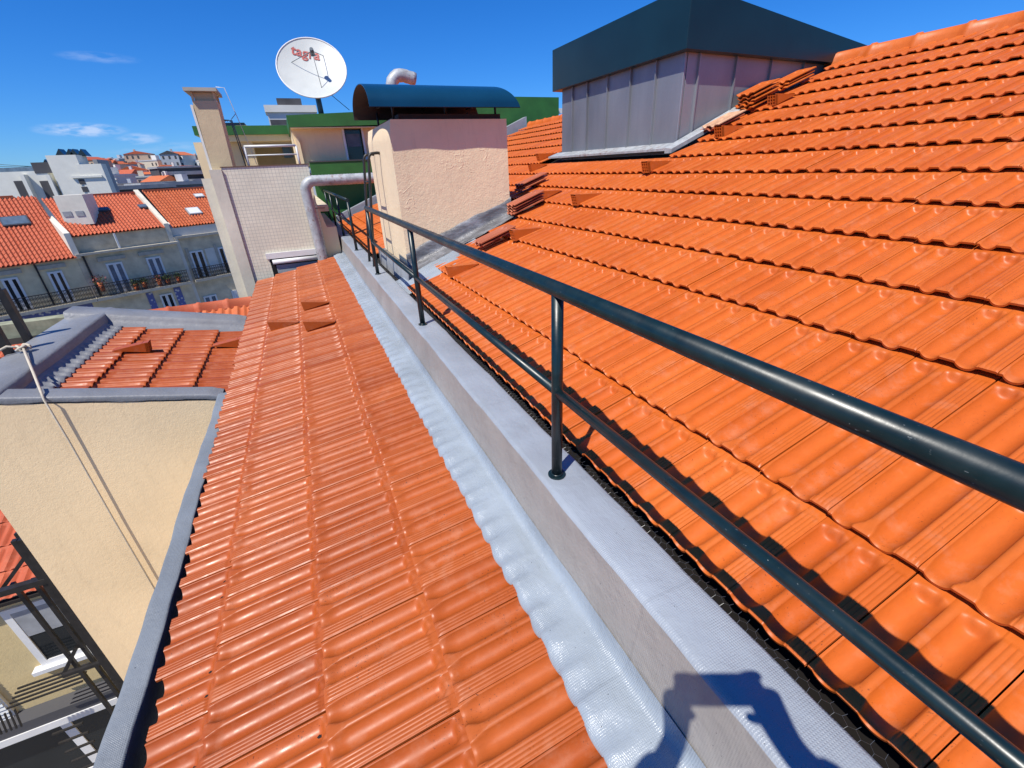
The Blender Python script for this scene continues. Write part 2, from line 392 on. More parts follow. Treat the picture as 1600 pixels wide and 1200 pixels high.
def v_samples(det, v0=0.0):
    if det == 2: vs = [0, .002, .006, .012, .02, .03, .045, .06, .10, .16, .22, .28, .318, .330, .337, .343, .348, .353, .358, .363, .369, .38, TL]
    elif det == 1: vs = [0, .004, .02, .05, .15, .28, .335, .346, .354, .362, .37, .40]
    else: vs = [0, .006, .05, .18, .335, .352, .366, .39]
    return [v0] + [v for v in vs if v > v0 + .003]
def add_tile(mb, det, v0=0.0, M4=None, mi=0, under=True):
    us, vs = u_samples(det), v_samples(det, v0)
    T = (lambda p: M4 @ Vector(p)) if M4 is not None else (lambda p: Vector(p))
    H = lambda u, v: tile_h(u, v if v0 == 0 else max(v, .06))
    base = len(mb.v)
    mb.grid([[T((v, -u, H(u, v))) for u in us][::-1] for v in vs], mi, True)
    th = .009
    # front edge with a small return underneath, then the two sides
    fr = [T((vs[0], -u, H(u, vs[0]))) for u in us]; fb = [T((vs[0] + .001, -u, H(u, vs[0]) - th)) for u in us]
    mb.grid([fr, fb], mi, False)
    if under:
        fu = [T((vs[0] + .05, -u, H(u, vs[0] + .05) - th)) for u in us]; mb.grid([fb, fu], mi, True)
    for u in (us[0], us[-1]):
        a = [T((v, -u, H(u, v))) for v in vs]; b = [T((v, -u, H(u, v) - th)) for v in vs]; mb.grid([a, b] if u == us[-1] else [b, a], mi, False)
TILE_MESH = {}
def tile_mesh(det, mat, v0=0.0):
    k = (det, mat, round(v0, 3))
    if k not in TILE_MESH:
        mb = MB(); add_tile(mb, det, v0); TILE_MESH[k] = mb.mesh('roof_tile', mat)
    return TILE_MESH[k]
def slope_matrix(loc, pitch, flip=False, jit=0.0):
    m = Matrix.Translation(loc)
    if flip: m = m @ Matrix.Rotation(math.pi, 4, 'Z')
    m = m @ Matrix.Rotation(-pitch, 4, 'Y')
    if jit: m = m @ Matrix.Rotation(random.gauss(0, jit), 4, 'Z') @ Matrix.Rotation(random.gauss(0, jit), 4, 'X') @ Matrix.Rotation(random.gauss(0, jit * .6), 4, 'Y')
    return m

def vent_mesh(mat):
    """wedge vent brick: hollow clay front facing down the slope, top running back into the tile"""
    mb = MB(); L, Hh, Wd = .30, .088, .095
    # local x up slope, y across, z normal; the top is level-ish so it meets the tile at L
    def y(k): return -Wd / 2 + Wd * k
    mb.add([(0, y(0), -.02), (L, y(0), -.004), (L, y(0), .0), (.0, y(0), Hh), (0, y(1), -.02), (L, y(1), -.004), (L, y(1), 0), (0, y(1), Hh)],
           [(0, 1, 2, 3), (7, 6, 5, 4), (3, 2, 6, 7), (1, 0, 4, 5)])
    # front web: outer frame and cells, 3 x 3 openings set back
    nx, nz = 3, 3; t = .009
    for i in range(nx + 1):
        a = (Wd - t) * i / nx; mb.box((0, y(0) + a, -.018), (.03, y(0) + a + t, Hh * .88))
    for k in range(nz + 1):
        z = -.018 + (Hh + .002) * k / nz * .94; mb.box((.002, y(0) + .001, z), (.03, y(1) - .001, z + t * .8))
    mb.add([(.055, y(0) + .002, -.018), (.055, y(1) - .002, -.018), (.055, y(1) - .002, Hh - .014), (.055, y(0) + .002, Hh - .014)], [(3, 2, 1, 0)], 1)
    return mb.mesh('vent_tile', [mat, 'cavity'])

# ------------------------------------------------------------------ ground
g = MB(); g.add([(-3000, -3000, GROUND), (3000, -3000, GROUND), (3000, 3000, GROUND), (-3000, 3000, GROUND)], [(0, 1, 2, 3)])
g.build('ground', 'ground_city', kind='structure')

# ------------------------------------------------------------------ upper tiled roof (right)
UB, UP_T = R_(21.0), R_(15.9); UX, UZ = .827, -1.058
NU = 15; Y_JOINT = .3046; Y_FAR = 12.36
upper = thing('tiled_roof', 'large bright orange tiled roof rising from the parapet to the ridge', 'roof', (UX, 6, UZ))
def upper_pt(k, y, dz=0): return Vector((UX + k * TS * math.cos(UB), y, UZ + k * TS * math.sin(UB) + dz))
RX, RZ = upper_pt(NU, 0).x, upper_pt(NU, 0).z
d = MB(); d.prism([(UX + .05, -4, UZ - .055), (RX + .1, -4, RZ - .045), (RX + .1, -4, RZ - .25), (UX + .05, -4, UZ - .3)], (0, Y_FAR + 4.02, 0)); d.build('roof_deck', 'deck', upper)
CH_X0, CH_X1, CH_Y0, CH_Y1 = .98, 2.245, 5.05, 6.55        # chimney foot
SK_X, SK_Y0, SK_Y1 = 3.9, 4.25, 6.72                         # lift housing foot
def upper_free(k, y0, y1):
    xa = UX + k * TS * math.cos(UB); xb = xa + TS * .93
    if xb > CH_X0 - .2 and xa < CH_X1 + .02 and y1 > CH_Y0 - .05 and y0 < CH_Y1 + .02: return False
    if xa < CH_X0 and y1 > CH_Y0 - .40 and y0 < CH_Y1 + .02: return False
    if xa < 1.35 and y1 > CH_Y0 - .24 and y0 < CH_Y1: return False
    if xb > SK_X + .06 and y1 > SK_Y0 - .04 and y0 < SK_Y1 + .1: return False
    if xb > 6.0 and 0: return False
    return True
cand = []
j = -9
while True:
    y1 = Y_JOINT + TW * j; y0 = y1 - TW; j += 1
    if y1 > Y_FAR: break
    for k in range(NU):
        if not upper_free(k, y0, y1): continue
        P = upper_pt(k, y1); c = P + Vector((.18, -.11, .06)); q = proj(c)
        seen = q[2] > .05 and -120 < q[0] < 1720 and -60 < q[1] < 1320
        size = (1 / c.length) if seen else 0
        if seen and CH_X0 < c.x < 2.6 and c.y > CH_Y1: size *= .4
        cand.append((size, k, y1, P))
cand.sort(key=lambda t: -t[0])
for n, (sz, k, y1, P) in enumerate(cand[:300]):
    o = obj('roof_tile', tile_mesh(2 if n < 170 else 1, 'terracotta'), upper, mat=slope_matrix(P + Vector((random.gauss(0, .0018), random.gauss(0, .0008), .012 + random.gauss(0, .0008))), UP_T, jit=.0022))
rest = MB()
for sz, k, y1, P in cand[300:]:
    add_tile(rest, 1 if sz > 0 and P.length < 8 else 0, 0.0, slope_matrix(P + Vector((random.gauss(0, .0018), 0, .012)), UP_T, jit=.002), under=False)
rest.build('tile_field', 'terracotta', upper, kind='stuff')
# ridge tiles: half-round caps with a raised collar
def ridge_mesh(mat, L=.40, r=.064):
    mb = MB(); prof = lambda rr, dz: [(-rr * 1.15, -.075 + dz), (-rr * 1.0, -.02 + dz), (-rr * .72, rr * .42 + dz), (-rr * .35, rr * .68 + dz), (0, rr * .76 + dz), (rr * .35, rr * .68 + dz), (rr * .72, rr * .42 + dz), (rr, -.02 + dz), (rr * 1.15, -.075 + dz)]
    rows = []
    for yy, rr, dz in ((0, r, 0), (L - .075, r * 1.0, 0), (L - .068, r * 1.10, .008), (L - .03, r * 1.10, .008), (L - .015, r * 1.02, 0), (L + .02, r, 0)):
        rows.append([(a, yy, b) for a, b in prof(rr, dz)])
    mb.grid(rows, 0, True)
    return mb.mesh('ridge_tile', mat)
rm = ridge_mesh('terracotta')
yy = -1.2
while yy < Y_FAR - .3:
    if not (SK_Y0 - .35 < yy < SK_Y1 + .02): obj('ridge_tile', rm, upper, loc=(RX + .005, yy, RZ + .012))
    yy += .42
# far verge kerb
v = MB(); v.prism([(UX - .02, Y_FAR + .01, UZ - .1), (UX - .02, Y_FAR + .01, UZ + .12), (RX, Y_FAR + .01, RZ + .20), (RX, Y_FAR + .01, RZ - .1)], (0, .22, 0)); v.build('verge_kerb', 'membrane_top', upper)
VM = vent_mesh('terracotta')
NR = Vector((-math.sin(UB), 0, math.cos(UB)))
def put_vent(px, py, n, P0, pitch, parent, mesh, flip=False, lift=.006):
    p = at_plane(px, py, n, P0); obj('vent_tile', mesh, parent, mat=slope_matrix(p + Vector((0, 0, lift)), pitch, flip))
for (px, py) in ((1008, 268), (898, 319), (802, 374), (702, 431), (841, 312), (829, 267), (841, 250), (1122, 213), (1205, 163)):
    put_vent(px, py, NR, Vector((UX, 0, UZ + .022)), UP_T, upper, VM)

# ------------------------------------------------------------------ lower tiled roof (left)
LB, LP_T = R_(12.0), R_(7.1); LX, LZ = .110, -1.40
NL = Vector((-math.sin(LB), 0, math.cos(LB)))
LY0, LY1 = -1.44, 9.02
lower = thing('tiled_roof', 'narrow orange tiled roof strip sloping away below the silver parapet', 'roof', (-.3, 4, -1.5))
def lower_pt(k, y): return Vector((LX - k * TS * math.cos(LB), y, LZ - k * TS * math.sin(LB)))
def eave_cut(y):                                                     # the eave runs slightly askew, so the last course is cut
    return max(.05, min(.9, .58 - .08 * y if y < 4 else .26 - .024 * (y - 4)))
d = MB(); d.prism([(.62, LY0 - .2, -1.34), (-.78, LY0 - .2, -1.635), (-.78, LY0 - .2, -1.80), (.62, LY0 - .2, -1.80)], (0, LY1 - LY0 + .22, 0)); d.build('roof_deck', 'deck', lower)
j = -7
while True:
    y1 = .10 + TW * j; j += 1
    if y1 > LY1: break
    if y1 - TW < LY0 - .2: continue
    for k in range(4):
        v0 = 0.0
        if k == 3: v0 = round(eave_cut(y1) * TS / .02) * .02 + .001
        P = lower_pt(k, y1) + Vector((random.gauss(0, .0025), random.gauss(0, .001), .012))
        near = P.length < 4.2
        obj('roof_tile', tile_mesh(2 if near else 1, 'terracotta_lower', v0), lower, mat=slope_matrix(P, LP_T, jit=.003))
VML = vent_mesh('terracotta_lower')
for (px, py) in ((474, 482), (423, 514), (478, 514)):
    put_vent(px, py, NL, Vector((LX, 0, LZ + .02)), LP_T, lower, VML)

# ------------------------------------------------------------------ parapet between the roofs
PX0, PX1, PZ = .603, .782, -1.05
par = thing('parapet_wall', 'long low parapet wall wrapped in silver grey waterproofing fabric', 'parapet', (.69, 5, -1.35))
def wob(y, a, s, ph=0): return a * (math.sin(y * s + ph) + .6 * math.sin(y * s * 2.31 + ph * 1.7) + .4 * math.sin(y * s * 5.7 + ph))
ys = lin(-2.0, 12.62, 320)
rows_top, rows_face, rows_in = [], [], []
for y in ys:
    e = wob(y, .0022, 5.1); e2 = wob(y, .002, 6.3, 1.2)
    rows_top.append([(PX0 + e + .000, y, PZ - .010), (PX0 + e + .006, y, PZ - .002), (PX0 + .02, y, PZ + .002), (PX0 + .07, y, PZ + wob(y, .0010, 3)), (PX0 + .13, y, PZ - wob(y, .0010, 4)), (PX1 - .012 + e2, y, PZ), (PX1 - .003 + e2, y, PZ - .004), (PX1 + e2, y, PZ - .014), (PX1 + e2, y, PZ - .30)][::-1])
    rows_face.append([(PX0 + e, y, PZ - .010), (PX0 - .004 + wob(y, .0012, 4.4), y, PZ - .05), (PX0 - .010 + wob(y, .0016, 3.1), y, PZ - .13), (PX0 - .018 + wob(y, .0015, 5.2), y, PZ - .20), (PX0 - .026, y, PZ - .242)])
a = MB(); a.grid(rows_top); a.grid([[(PX0 - .03, y, PZ - .35), (PX1, y, PZ - .35)] for y in (ys[0], ys[-1])], 0, False); a.add([(PX0, ys[-1], PZ - .01), (PX1, ys[-1], PZ - .01), (PX1, ys[-1], PZ - .4), (PX0 - .03, ys[-1], PZ - .4)], [(0, 1, 2, 3)])
a.build('parapet_top', 'membrane_top', par)
a = MB(); a.grid(rows_face); a.build('parapet_face', 'membrane_face', par)
# flap lapped over the uppermost tiles, following their channels
rows = []
us = lin(LY0 - .3, LY1, int((LY1 - LY0) / .0105))
for y in us:
    u = (.10 - y) % TW
    hv = tile_h(u, .15) * .46
    ex = .405 + wob(y, .0025, 9.0) + .0022 * math.sin(y * 57)
    zt = lambda x: LZ + .017 + (x - LX) * math.tan(LP_T)
    r = [(ex - .003, y, zt(ex) + hv - .006), (ex, y, zt(ex) + hv + .005)]
    for x, fade in ((.43, 1.0), (.455, .9), (.48, .65), (.50, .4), (.52, .2)):
        r.append((x, y, zt(x) + hv * fade * .6 + .009 + wob(y * 1.3 + x * 7, .0016, 8)))
    zb = -1.332 + wob(y, .003, 4)
    r += [(.540, y, zb + .010), (.556, y, zb + .012), (.566, y, zb + .022), (.573, y, zb + .038), (.578, y, zb + .062)]
    rows.append(r)
a = MB(); a.grid(rows); a.build('lap_flap', 'membrane_flap', par)
# hexagonal netting over the gap between parapet and tiles
a = MB(); hx = .026
def wire(p, q, r=.00034):
    p, q = Vector(p), Vector(q); t = (q - p).normalized(); s1 = t.cross(Vector((0, 0, 1)))
    s1 = (s1.normalized() if s1.length > .01 else Vector((1, 0, 0))) * r; s2 = t.cross(s1).normalized() * r
    a.add([p + s1, p - s1 * .5 + s2 * .87, p - s1 * .5 - s2 * .87, q + s1, q - s1 * .5 + s2 * .87, q - s1 * .5 - s2 * .87], [(0, 1, 4, 3), (1, 2, 5, 4), (2, 0, 3, 5)])
def netp(x, y):
    f = (x - PX1 + .015) / .075
    return (x, y + .0015 * math.sin(x * 300 + y * 40), PZ - .004 + .012 * math.sin(max(0, min(1, f)) * math.pi) + .003 * math.sin(y * 23 + x * 90) - f * .012)
ny = int(7.6 / (hx / 2)); dx = .0205
for i in range(2):
    for n in range(ny):
        hi = (n + i) % 2
        q = lambda m: netp(PX1 - .015 + i * dx + (dx * .33 if (m + i) % 2 else 0), -1.2 + m * hx / 2)
        wire(q(n), q(n + 1))
        if hi: wire(q(n), netp(PX1 - .015 + (i + 1) * dx, -1.2 + n * hx / 2))
a.build('wire_netting', 'wire', par)
# gutter trough in the gap
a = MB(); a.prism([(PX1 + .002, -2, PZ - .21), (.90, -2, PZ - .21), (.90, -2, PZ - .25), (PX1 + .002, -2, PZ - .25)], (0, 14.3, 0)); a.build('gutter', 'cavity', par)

# ------------------------------------------------------------------ guard rail
RAILX = .668
def rail_run(label, posts, y0, y1):
    t = thing('guard_rail', label, 'railing', (RAILX, posts[0], PZ), 'guard rails along the parapet')
    r = MB(); r.tube([(RAILX, y0, -.345), (RAILX, y1, -.345)], .0245, 20); r.build('top_rail', 'rail_paint', t)
    for a_, b_ in zip([y0] + posts, posts + [y1]):
        if abs(b_ - a_) < .12: continue
        m = MB(); m.tube([(RAILX, a_ + (.012 if a_ in posts else 0), -.697), (RAILX, b_ - (.012 if b_ in posts else 0), -.697)], .0165, 16); m.build('mid_rail', 'rail_paint', t)
    for y in posts:
        m = MB(); m.tube([(RAILX, y, PZ - .005), (RAILX, y, -.352)], .0195, 18); po = m.build('post', 'rail_paint', t)
        f = MB(); f.tube([(RAILX, y, PZ + .001), (RAILX, y, PZ + .007)], .033, 20); f.tube([(RAILX, y, PZ + .006), (RAILX, y, PZ + .013)], [.024, .0205], 18)
        f.build('base_flange', 'rail_paint', po)
    return t
rail_run('dark green tube guard rail with three posts on the silver parapet before the chimney', [-.87, 1.17, 3.215, 5.30], -1.6, 5.32)
rail_run('short dark guard rail further along the parapet, past the ladder hoops', [7.27, 9.2, 10.9, 12.5], 7.25, 12.52)
lad = thing('roof_ladder', 'black steel ladder with hooped tops standing by the cream chimney', 'ladder', (.68, 6.0, PZ))
for y in (5.80, 6.20):
    m = MB(); m.tube([(.70, y, PZ - .02), (.77, y, -.5), (.845, y, .10)] + [(.845 + .05 - .05 * math.cos(q), y, .10 + .09 * math.sin(q)) for q in lin(.3, math.pi / 2, 5)] + [(.95, y, .195), (.985, y, .19)], .016, 10); m.build('stile', 'black_steel', lad)
for z in (-.10, -.42, -.74):
    xr_ = .77 + (z + .5) * .125; m = MB(); m.tube([(xr_, 5.80, z), (xr_, 6.20, z)], .010, 8); m.build('rung', 'black_steel', lad)

# ------------------------------------------------------------------ chimney with barrel hood
ch = thing('chimney', 'broad peach rendered chimney block under a curved blue metal hood', 'chimney', (1.6, 5.8, -1.0))
def roof_z(x): return UZ + (x - UX) * math.tan(UB)
m = MB(); ZT = .455
# slightly uneven block, chamfered near the top on the left as in the old masonry
NX, NZ = 26, 30
def chz(x): return roof_z(x) - .35
def face(fn, n, mz): return [[fn(i / n, k / mz) for i in range(n + 1)] for k in range(mz + 1)]
def bulge(a, b): return .006 * math.sin(a * 5 + 1) * math.sin(b * 4) + .003 * math.sin(a * 13 + b * 9)
def lerp(a, b, t): return a + (b - a) * t
def edge_l(z): return CH_X0 + .025 * sstep(z, .32, .46)
m.grid(face(lambda a, b: (lerp(edge_l(lerp(-1.35, ZT, b)), CH_X1, a), CH_Y0 + bulge(a, b), lerp(-1.35, ZT, b)), NX, NZ))
m.grid(face(lambda a, b: (edge_l(lerp(-1.35, ZT, b)) + bulge(a, b) * .5 * math.sin(a * math.pi), lerp(CH_Y1, CH_Y0, a) + (bulge(0, b) if a == 1 else 0), lerp(-1.35, ZT, b)), 12, NZ))
m.grid(face(lambda a, b: (CH_X1 + (0 if a else 0), lerp(CH_Y0, CH_Y1, a) + (bulge(1, b) if a == 0 else 0), lerp(-1.35, ZT, b)), 8, NZ))
m.grid(face(lambda a, b: (lerp(CH_X1, edge_l(lerp(-1.35, ZT, b)), a), CH_Y1, lerp(-1.35, ZT, b)), 4, NZ))
m.grid(face(lambda a, b: (lerp(edge_l(ZT), CH_X1, a), lerp(CH_Y0, CH_Y1, b) + (bulge(a, 1) if b == 0 else 0), ZT), NX, 4), 0, False)
m.build('chimney_block', 'plaster_peach', ch)
# rubble kerb of old mortar on the crown
m = MB(); m.box((CH_X0 + .12, CH_Y0 + .05, ZT + .001), (CH_X1 - .05, CH_Y1 - .1, ZT + .05)); m.build('crown', 'hood_inside', ch)
HX0, HX1 = .805, 2.355; HY0, HY1 = 4.925, 6.12; HZ0, HR = .548, .245
arc = []
for q in lin(0, math.pi, 28):
    arc.append(((HY0 + HY1) / 2 - (HY1 - HY0) / 2 * math.cos(q), HZ0 + HR * (math.sin(q) ** .8)))
m = MB()
# right end is cut at a slant so the sheet tapers down to a point at the front lip
def xr(i): return HX1 - .16 * math.sin(math.pi * i / 28) ** 1.0
m.grid([[(HX0, y, z) for y, z in arc], [(1.1, y, z) for y, z in arc], [(1.7, y, z) for y, z in arc], [(xr(i), y, z) for i, (y, z) in enumerate(arc)]], 0, True)
inner = [((y - 5.47) * .992 + 5.47, z - .006) for y, z in arc]
m.grid([[(xr(i), y, z) for i, (y, z) in enumerate(inner)], [(HX0, y, z) for y, z in inner]], 1, True)
m.grid([[(HX0, y, z) for y, z in inner], [(HX0, y, z) for y, z in arc]], 0, False)
m.grid([[(xr(i), y, z) for i, (y, z) in enumerate(arc)], [(xr(i), y, z) for i, (y, z) in enumerate(inner)]], 0, False)
m.build('hood', ['hood_paint', 'hood_inside'], ch)
for x in (1.06, 1.6, 2.16):
    for yy, zz in ((CH_Y0 + .10, HZ0 + .12), (CH_Y1 - .5, HZ0 + .06)):
        m = MB(); m.tube([(x, yy, ZT - .01), (x, yy, zz)], .013, 8); m.build('hood_strut', 'black_steel', ch)
    m = MB(); m.tube([(x, CH_Y0 + .10, HZ0 + .1), (x, CH_Y1 - .5, HZ0 + .1)], .010, 8); m.build('hood_bracket', 'black_steel', ch)
# dark painted flashing up the front foot, and the bright metal tray in front
m = MB(); n = 30
rowsA = []
for i in range(n + 1):
    x = lerp(CH_X0 - .012, CH_X1 + .012, i / n); zz = roof_z(x)
    rowsA.append([(x, CH_Y0 - .20, zz + .010 + wob(x, .004, 9)), (x, CH_Y0 - .10, zz + .022 + wob(x, .004, 11)), (x, CH_Y0 - .035, zz + .035), (x, CH_Y0 - .016, zz + .075), (x, CH_Y0 - .010, zz + .13 + wob(x, .005, 7)), (x, CH_Y0 - .008, zz + .185 + wob(x, .010, 5)), (x, CH_Y0 + .004, zz + .190 + wob(x, .010, 5))])
m.grid(rowsA); m.build('foot_flashing', 'flashing', ch)
m = MB(); rowsB = []
for i in range(n + 1):
    x = lerp(CH_X0 - .2, 1.72, i / n); zz = roof_z(x) + .004
    wid = .66 if x < 1.34 else max(.30, .66 - (x - 1.34) * 2.0)
    rowsB.append([(x, CH_Y0 - wid, zz - .045), (x, CH_Y0 - wid + .06, zz - .02), (x, CH_Y0 - wid * .6, zz + .006 + wob(x, .004, 8)), (x, CH_Y0 - .16, zz + .003)])
m.grid(rowsB); m.build('metal_tray', 'membrane_flap', ch)
# grey upstand sheets along the gutter side of the chimney
for k in range(4):
    y0 = CH_Y0 - .40 + k * .43
    m = MB(); m.obox((.865 + .004 * k % .006, y0, -1.12), (.012, 0, 0), (0, .42, 0), (.02, 0, .20 + .01 * math.sin(k * 3))); m.build('upstand_sheet', 'grey_sheet', ch)
m = MB(); m.box((.885, CH_Y0 - .36, -1.10), (CH_X0 - .003, CH_Y1, -.955)); m.build('upstand_core', 'flashing', ch)

# ------------------------------------------------------------------ zinc clad lift housing
hs = thing('lift_housing', 'zinc clad rooftop housing with a deep dark teal fascia', 'roof housing', (SK_X, SK_Y0, 0.1))
XE = 6.9
SEAM = .035
pl = [SK_Y0, 4.66, 5.10, 5.56, 6.02, 6.40, SK_Y1]
for a_, b_ in zip(pl[:-1], pl[1:]):
    m = MB(); m.box((SK_X, a_ + .004, -.05), (SK_X + .03, b_ - .004, .99)); bevel(m.build('zinc_panel', 'zinc', hs), .004, 1)
    if a_ > SK_Y0: m = MB(); m.box((SK_X - .026, a_ - .006, .13), (SK_X + .01, a_ + .006, .985)); m.build('standing_seam', 'zinc', hs)
pl = [SK_X, 4.08, 4.60, 5.13, 5.66, 6.2, XE]
for a_, b_ in zip(pl[:-1], pl[1:]):
    m = MB(); m.prism([(a_ + .004 + (.03 if a_ == SK_X else 0), SK_Y0, roof_z(a_) - .1), (b_ - .004, SK_Y0, roof_z(b_) - .1), (b_ - .004, SK_Y0, 1.2), (a_ + .004 + (.03 if a_ == SK_X else 0), SK_Y0, 1.2)][::-1] if b_ < 5.9 else [(a_ + .004, SK_Y0, .6), (b_ - .004, SK_Y0, .6), (b_ - .004, SK_Y0, .95), (a_ + .004, SK_Y0, .95)][::-1], (0, .03, 0)); m.build('zinc_panel', 'zinc', hs)
    if a_ > SK_X: m = MB(); m.box((a_ - .006, SK_Y0 - .026, max(roof_z(a_) + .02, 0)), (a_ + .006, SK_Y0 + .01, .985)); m.build('standing_seam', 'zinc', hs)
# back core so light does not leak
m = MB(); m.box((SK_X + .035, SK_Y0 + .035, -.1), (XE, SK_Y1, 1.0)); m.build('core', 'zinc', hs)
m = MB(); m.box((SK_X - .005, SK_Y0 - .005, .955), (XE, SK_Y1 + .005, .99)); m.build('head_trim', 'hood_inside', hs)
# fascia: mono-pitch box, higher on the parapet side
FX, FY0, FY1 = 3.81, 4.155, 6.85
def ft(x): return 1.462 - .127 * (x - 3.81)
def fb(x): return .957 - .018 * (x - 3.81)
m = MB(); m.prism([(FX, FY0, fb(FX)), (7.0, FY0, fb(7.0)), (7.0, FY0, ft(7.0)), (FX, FY0, ft(FX))][::-1], (0, FY1 - FY0, 0)); bevel(m.build('fascia', 'fascia_paint', hs), .006, 2)
# light metal apron at the foot
m = MB()
m.hexa([(SK_X - .17, SK_Y0 - .02, .075), (SK_X + .0, SK_Y0 - .02, .12), (SK_X + .0, SK_Y1 + .12, .12), (SK_X - .17, SK_Y1 + .12, .075), (SK_X - .17, SK_Y0 - .02, .098), (SK_X, SK_Y0 - .02, .152), (SK_X, SK_Y1 + .12, .152), (SK_X - .17, SK_Y1 + .12, .098)])
m.build('apron', 'galvanised', hs)
m = MB(); 
def az(x): return roof_z(x) + .045
m.hexa([(SK_X - .17, SK_Y0 - .125, .05), (5.6, SK_Y0 - .125, az(5.6) - .04), (5.6, SK_Y0 - .003, az(5.6) - .03), (SK_X - .17, SK_Y0 - .022, .05), (SK_X - .17, SK_Y0 - .125, .09), (5.6, SK_Y0 - .125, az(5.6)), (5.6, SK_Y0 - .003, az(5.6) + .04), (SK_X - .17, SK_Y0 - .022, .105)])
m.build('apron', 'galvanised', hs)

# ------------------------------------------------------------------ loose spare tiles lying in stacks
def loose_stack(x, y, n, where, top_pale=False, yaw=0, step=.030, mats='terracotta_loose', z0=.055):
    names = {1: ['only'], 2: ['bottom', 'top'], 3: ['bottom', 'middle', 'top'], 4: ['bottom', 'second', 'third', 'top'], 5: ['bottom', 'second', 'third', 'fourth', 'top']}[n]
    for k in range(n):
        M4 = slope_matrix(Vector((x + random.gauss(0, .012), y + random.gauss(0, .008), roof_z(x) + z0 + k * step)), UP_T + .05) @ Matrix.Rotation(yaw + random.gauss(0, .03), 4, 'Z')
        pale = top_pale and k == n - 1
        obj('loose_tile', tile_mesh(1, 'terracotta_pale' if pale else mats), None, '%s clay tile of the loose stack %s' % (names[k], where), 'tile', 'spare tiles stacked on the roof', mat=M4)
P = at_plane(754, 392, NR, Vector((UX, 0, UZ + .03))); loose_stack(P.x, P.y + .21, 2, 'at the front foot of the peach chimney', z0=.075)
P = at_plane(805, 338, NR, Vector((UX, 0, UZ + .03))); loose_stack(P.x, P.y + .25, 4, 'shaded by the right side of the chimney')
P = at_plane(820, 300, NR, Vector((UX, 0, UZ + .03))); loose_stack(P.x, P.y + .30, 3, 'higher up in the shade behind the chimney')
loose_stack(4.13, 4.16, 2, 'with pale upturned back at the lower housing corner', True)
loose_stack(4.62, 4.18, 5, 'tallest, leaning by the zinc wall under the fascia', mats='terracotta', step=.034)
loose_stack(5.10, 4.17, 3, 'nearest the ridge beside the zinc wall', mats='terracotta', step=.034)

# ------------------------------------------------------------------ eave kerb of the light well
kb = thing('kerb_wall', 'narrow grey fabric-covered kerb running along the light well edge', 'kerb', (-.95, 2.5, -1.62))
rows = []
for y in lin(-1.5, 4.12, 120):
    e = wob(y, .004, 4)
    rows.append([(-.968 + e, y, -2.2), (-.968 + e, y, -1.665), (-.968 + e, y, -1.651), (-.966 + e, y, -1.6455), (-.961 + e, y, -1.643), (-.95, y, -1.6425), (-.92, y, -1.642 + wob(y, .001, 6)), (-.893, y, -1.6425), (-.885 + e, y, -1.643), (-.880 + e, y, -1.6455), (-.879 + e, y, -1.651), (-.879 + e, y, -1.665), (-.879 + e, y, -1.95)])
m = MB(); m.grid([r[::-1] for r in rows]); m.build('kerb_cover', 'membrane_coping', kb)
m = MB(); m.box((-.878, -1.5, -1.97), (-.70, 6.8, -1.93)); m.build('gutter', 'cavity', kb)
m = MB(); m.box((-.967, -1.5, GROUND), (-.88, 4.10, -2.19)); m.build('well_wall', 'plaster_cream', kb)

# ------------------------------------------------------------------ annex with raked copings and its own tiled roof
AY0, AY1, AXL, AXR = 4.12, 6.72, -2.63, -.96
ASL = math.tan(R_(13.0)); AZR = -1.640
def annex_z(x): return AZR + (-.97 - x) * ASL
an = thing('annex', 'cream rendered stair annex with grey copings round a small tiled roof', 'annex', (-1.8, 5.4, GROUND))
m = MB(); m.prism([(AXL, AY0, GROUND), (AXR - .01, AY0, GROUND), (AXR - .01, AY0, annex_z(AXR) - .062), (AXL, AY0, annex_z(AXL) - .062)][::-1], (0, .2, 0)); m.build('front_wall', 'plaster_cream', an)
m = MB(); m.prism([(AXL, AY0 + .201, GROUND), (AXL + .2, AY0 + .201, GROUND), (AXL + .2, AY0 + .201, annex_z(AXL) - .065), (AXL, AY0 + .201, annex_z(AXL) - .065)][::-1], (0, AY1 - AY0 - .201, 0)); m.build('side_wall', 'plaster_cream', an)
m = MB(); m.prism([(AXL + .3, AY0 + .2, annex_z(AXL + .3) - .22), (AXR, AY0 + .2, annex_z(AXR) - .22), (AXR, AY0 + .2, annex_z(AXR) - .14), (AXL + .3, AY0 + .2, annex_z(AXL + .3) - .14)][::-1], (0, AY1 - AY0 - .4, 0)); dk = m.build('roof_deck', 'deck', an)
def coping(name, sect, path):
    mb = MB(); rows = []
    for P, sc in path: rows.append([Vector(P) + Vector(q) * sc for q in sect])
    mb.grid(rows, 0, True); return mb
AP = R_(13.0) - .073
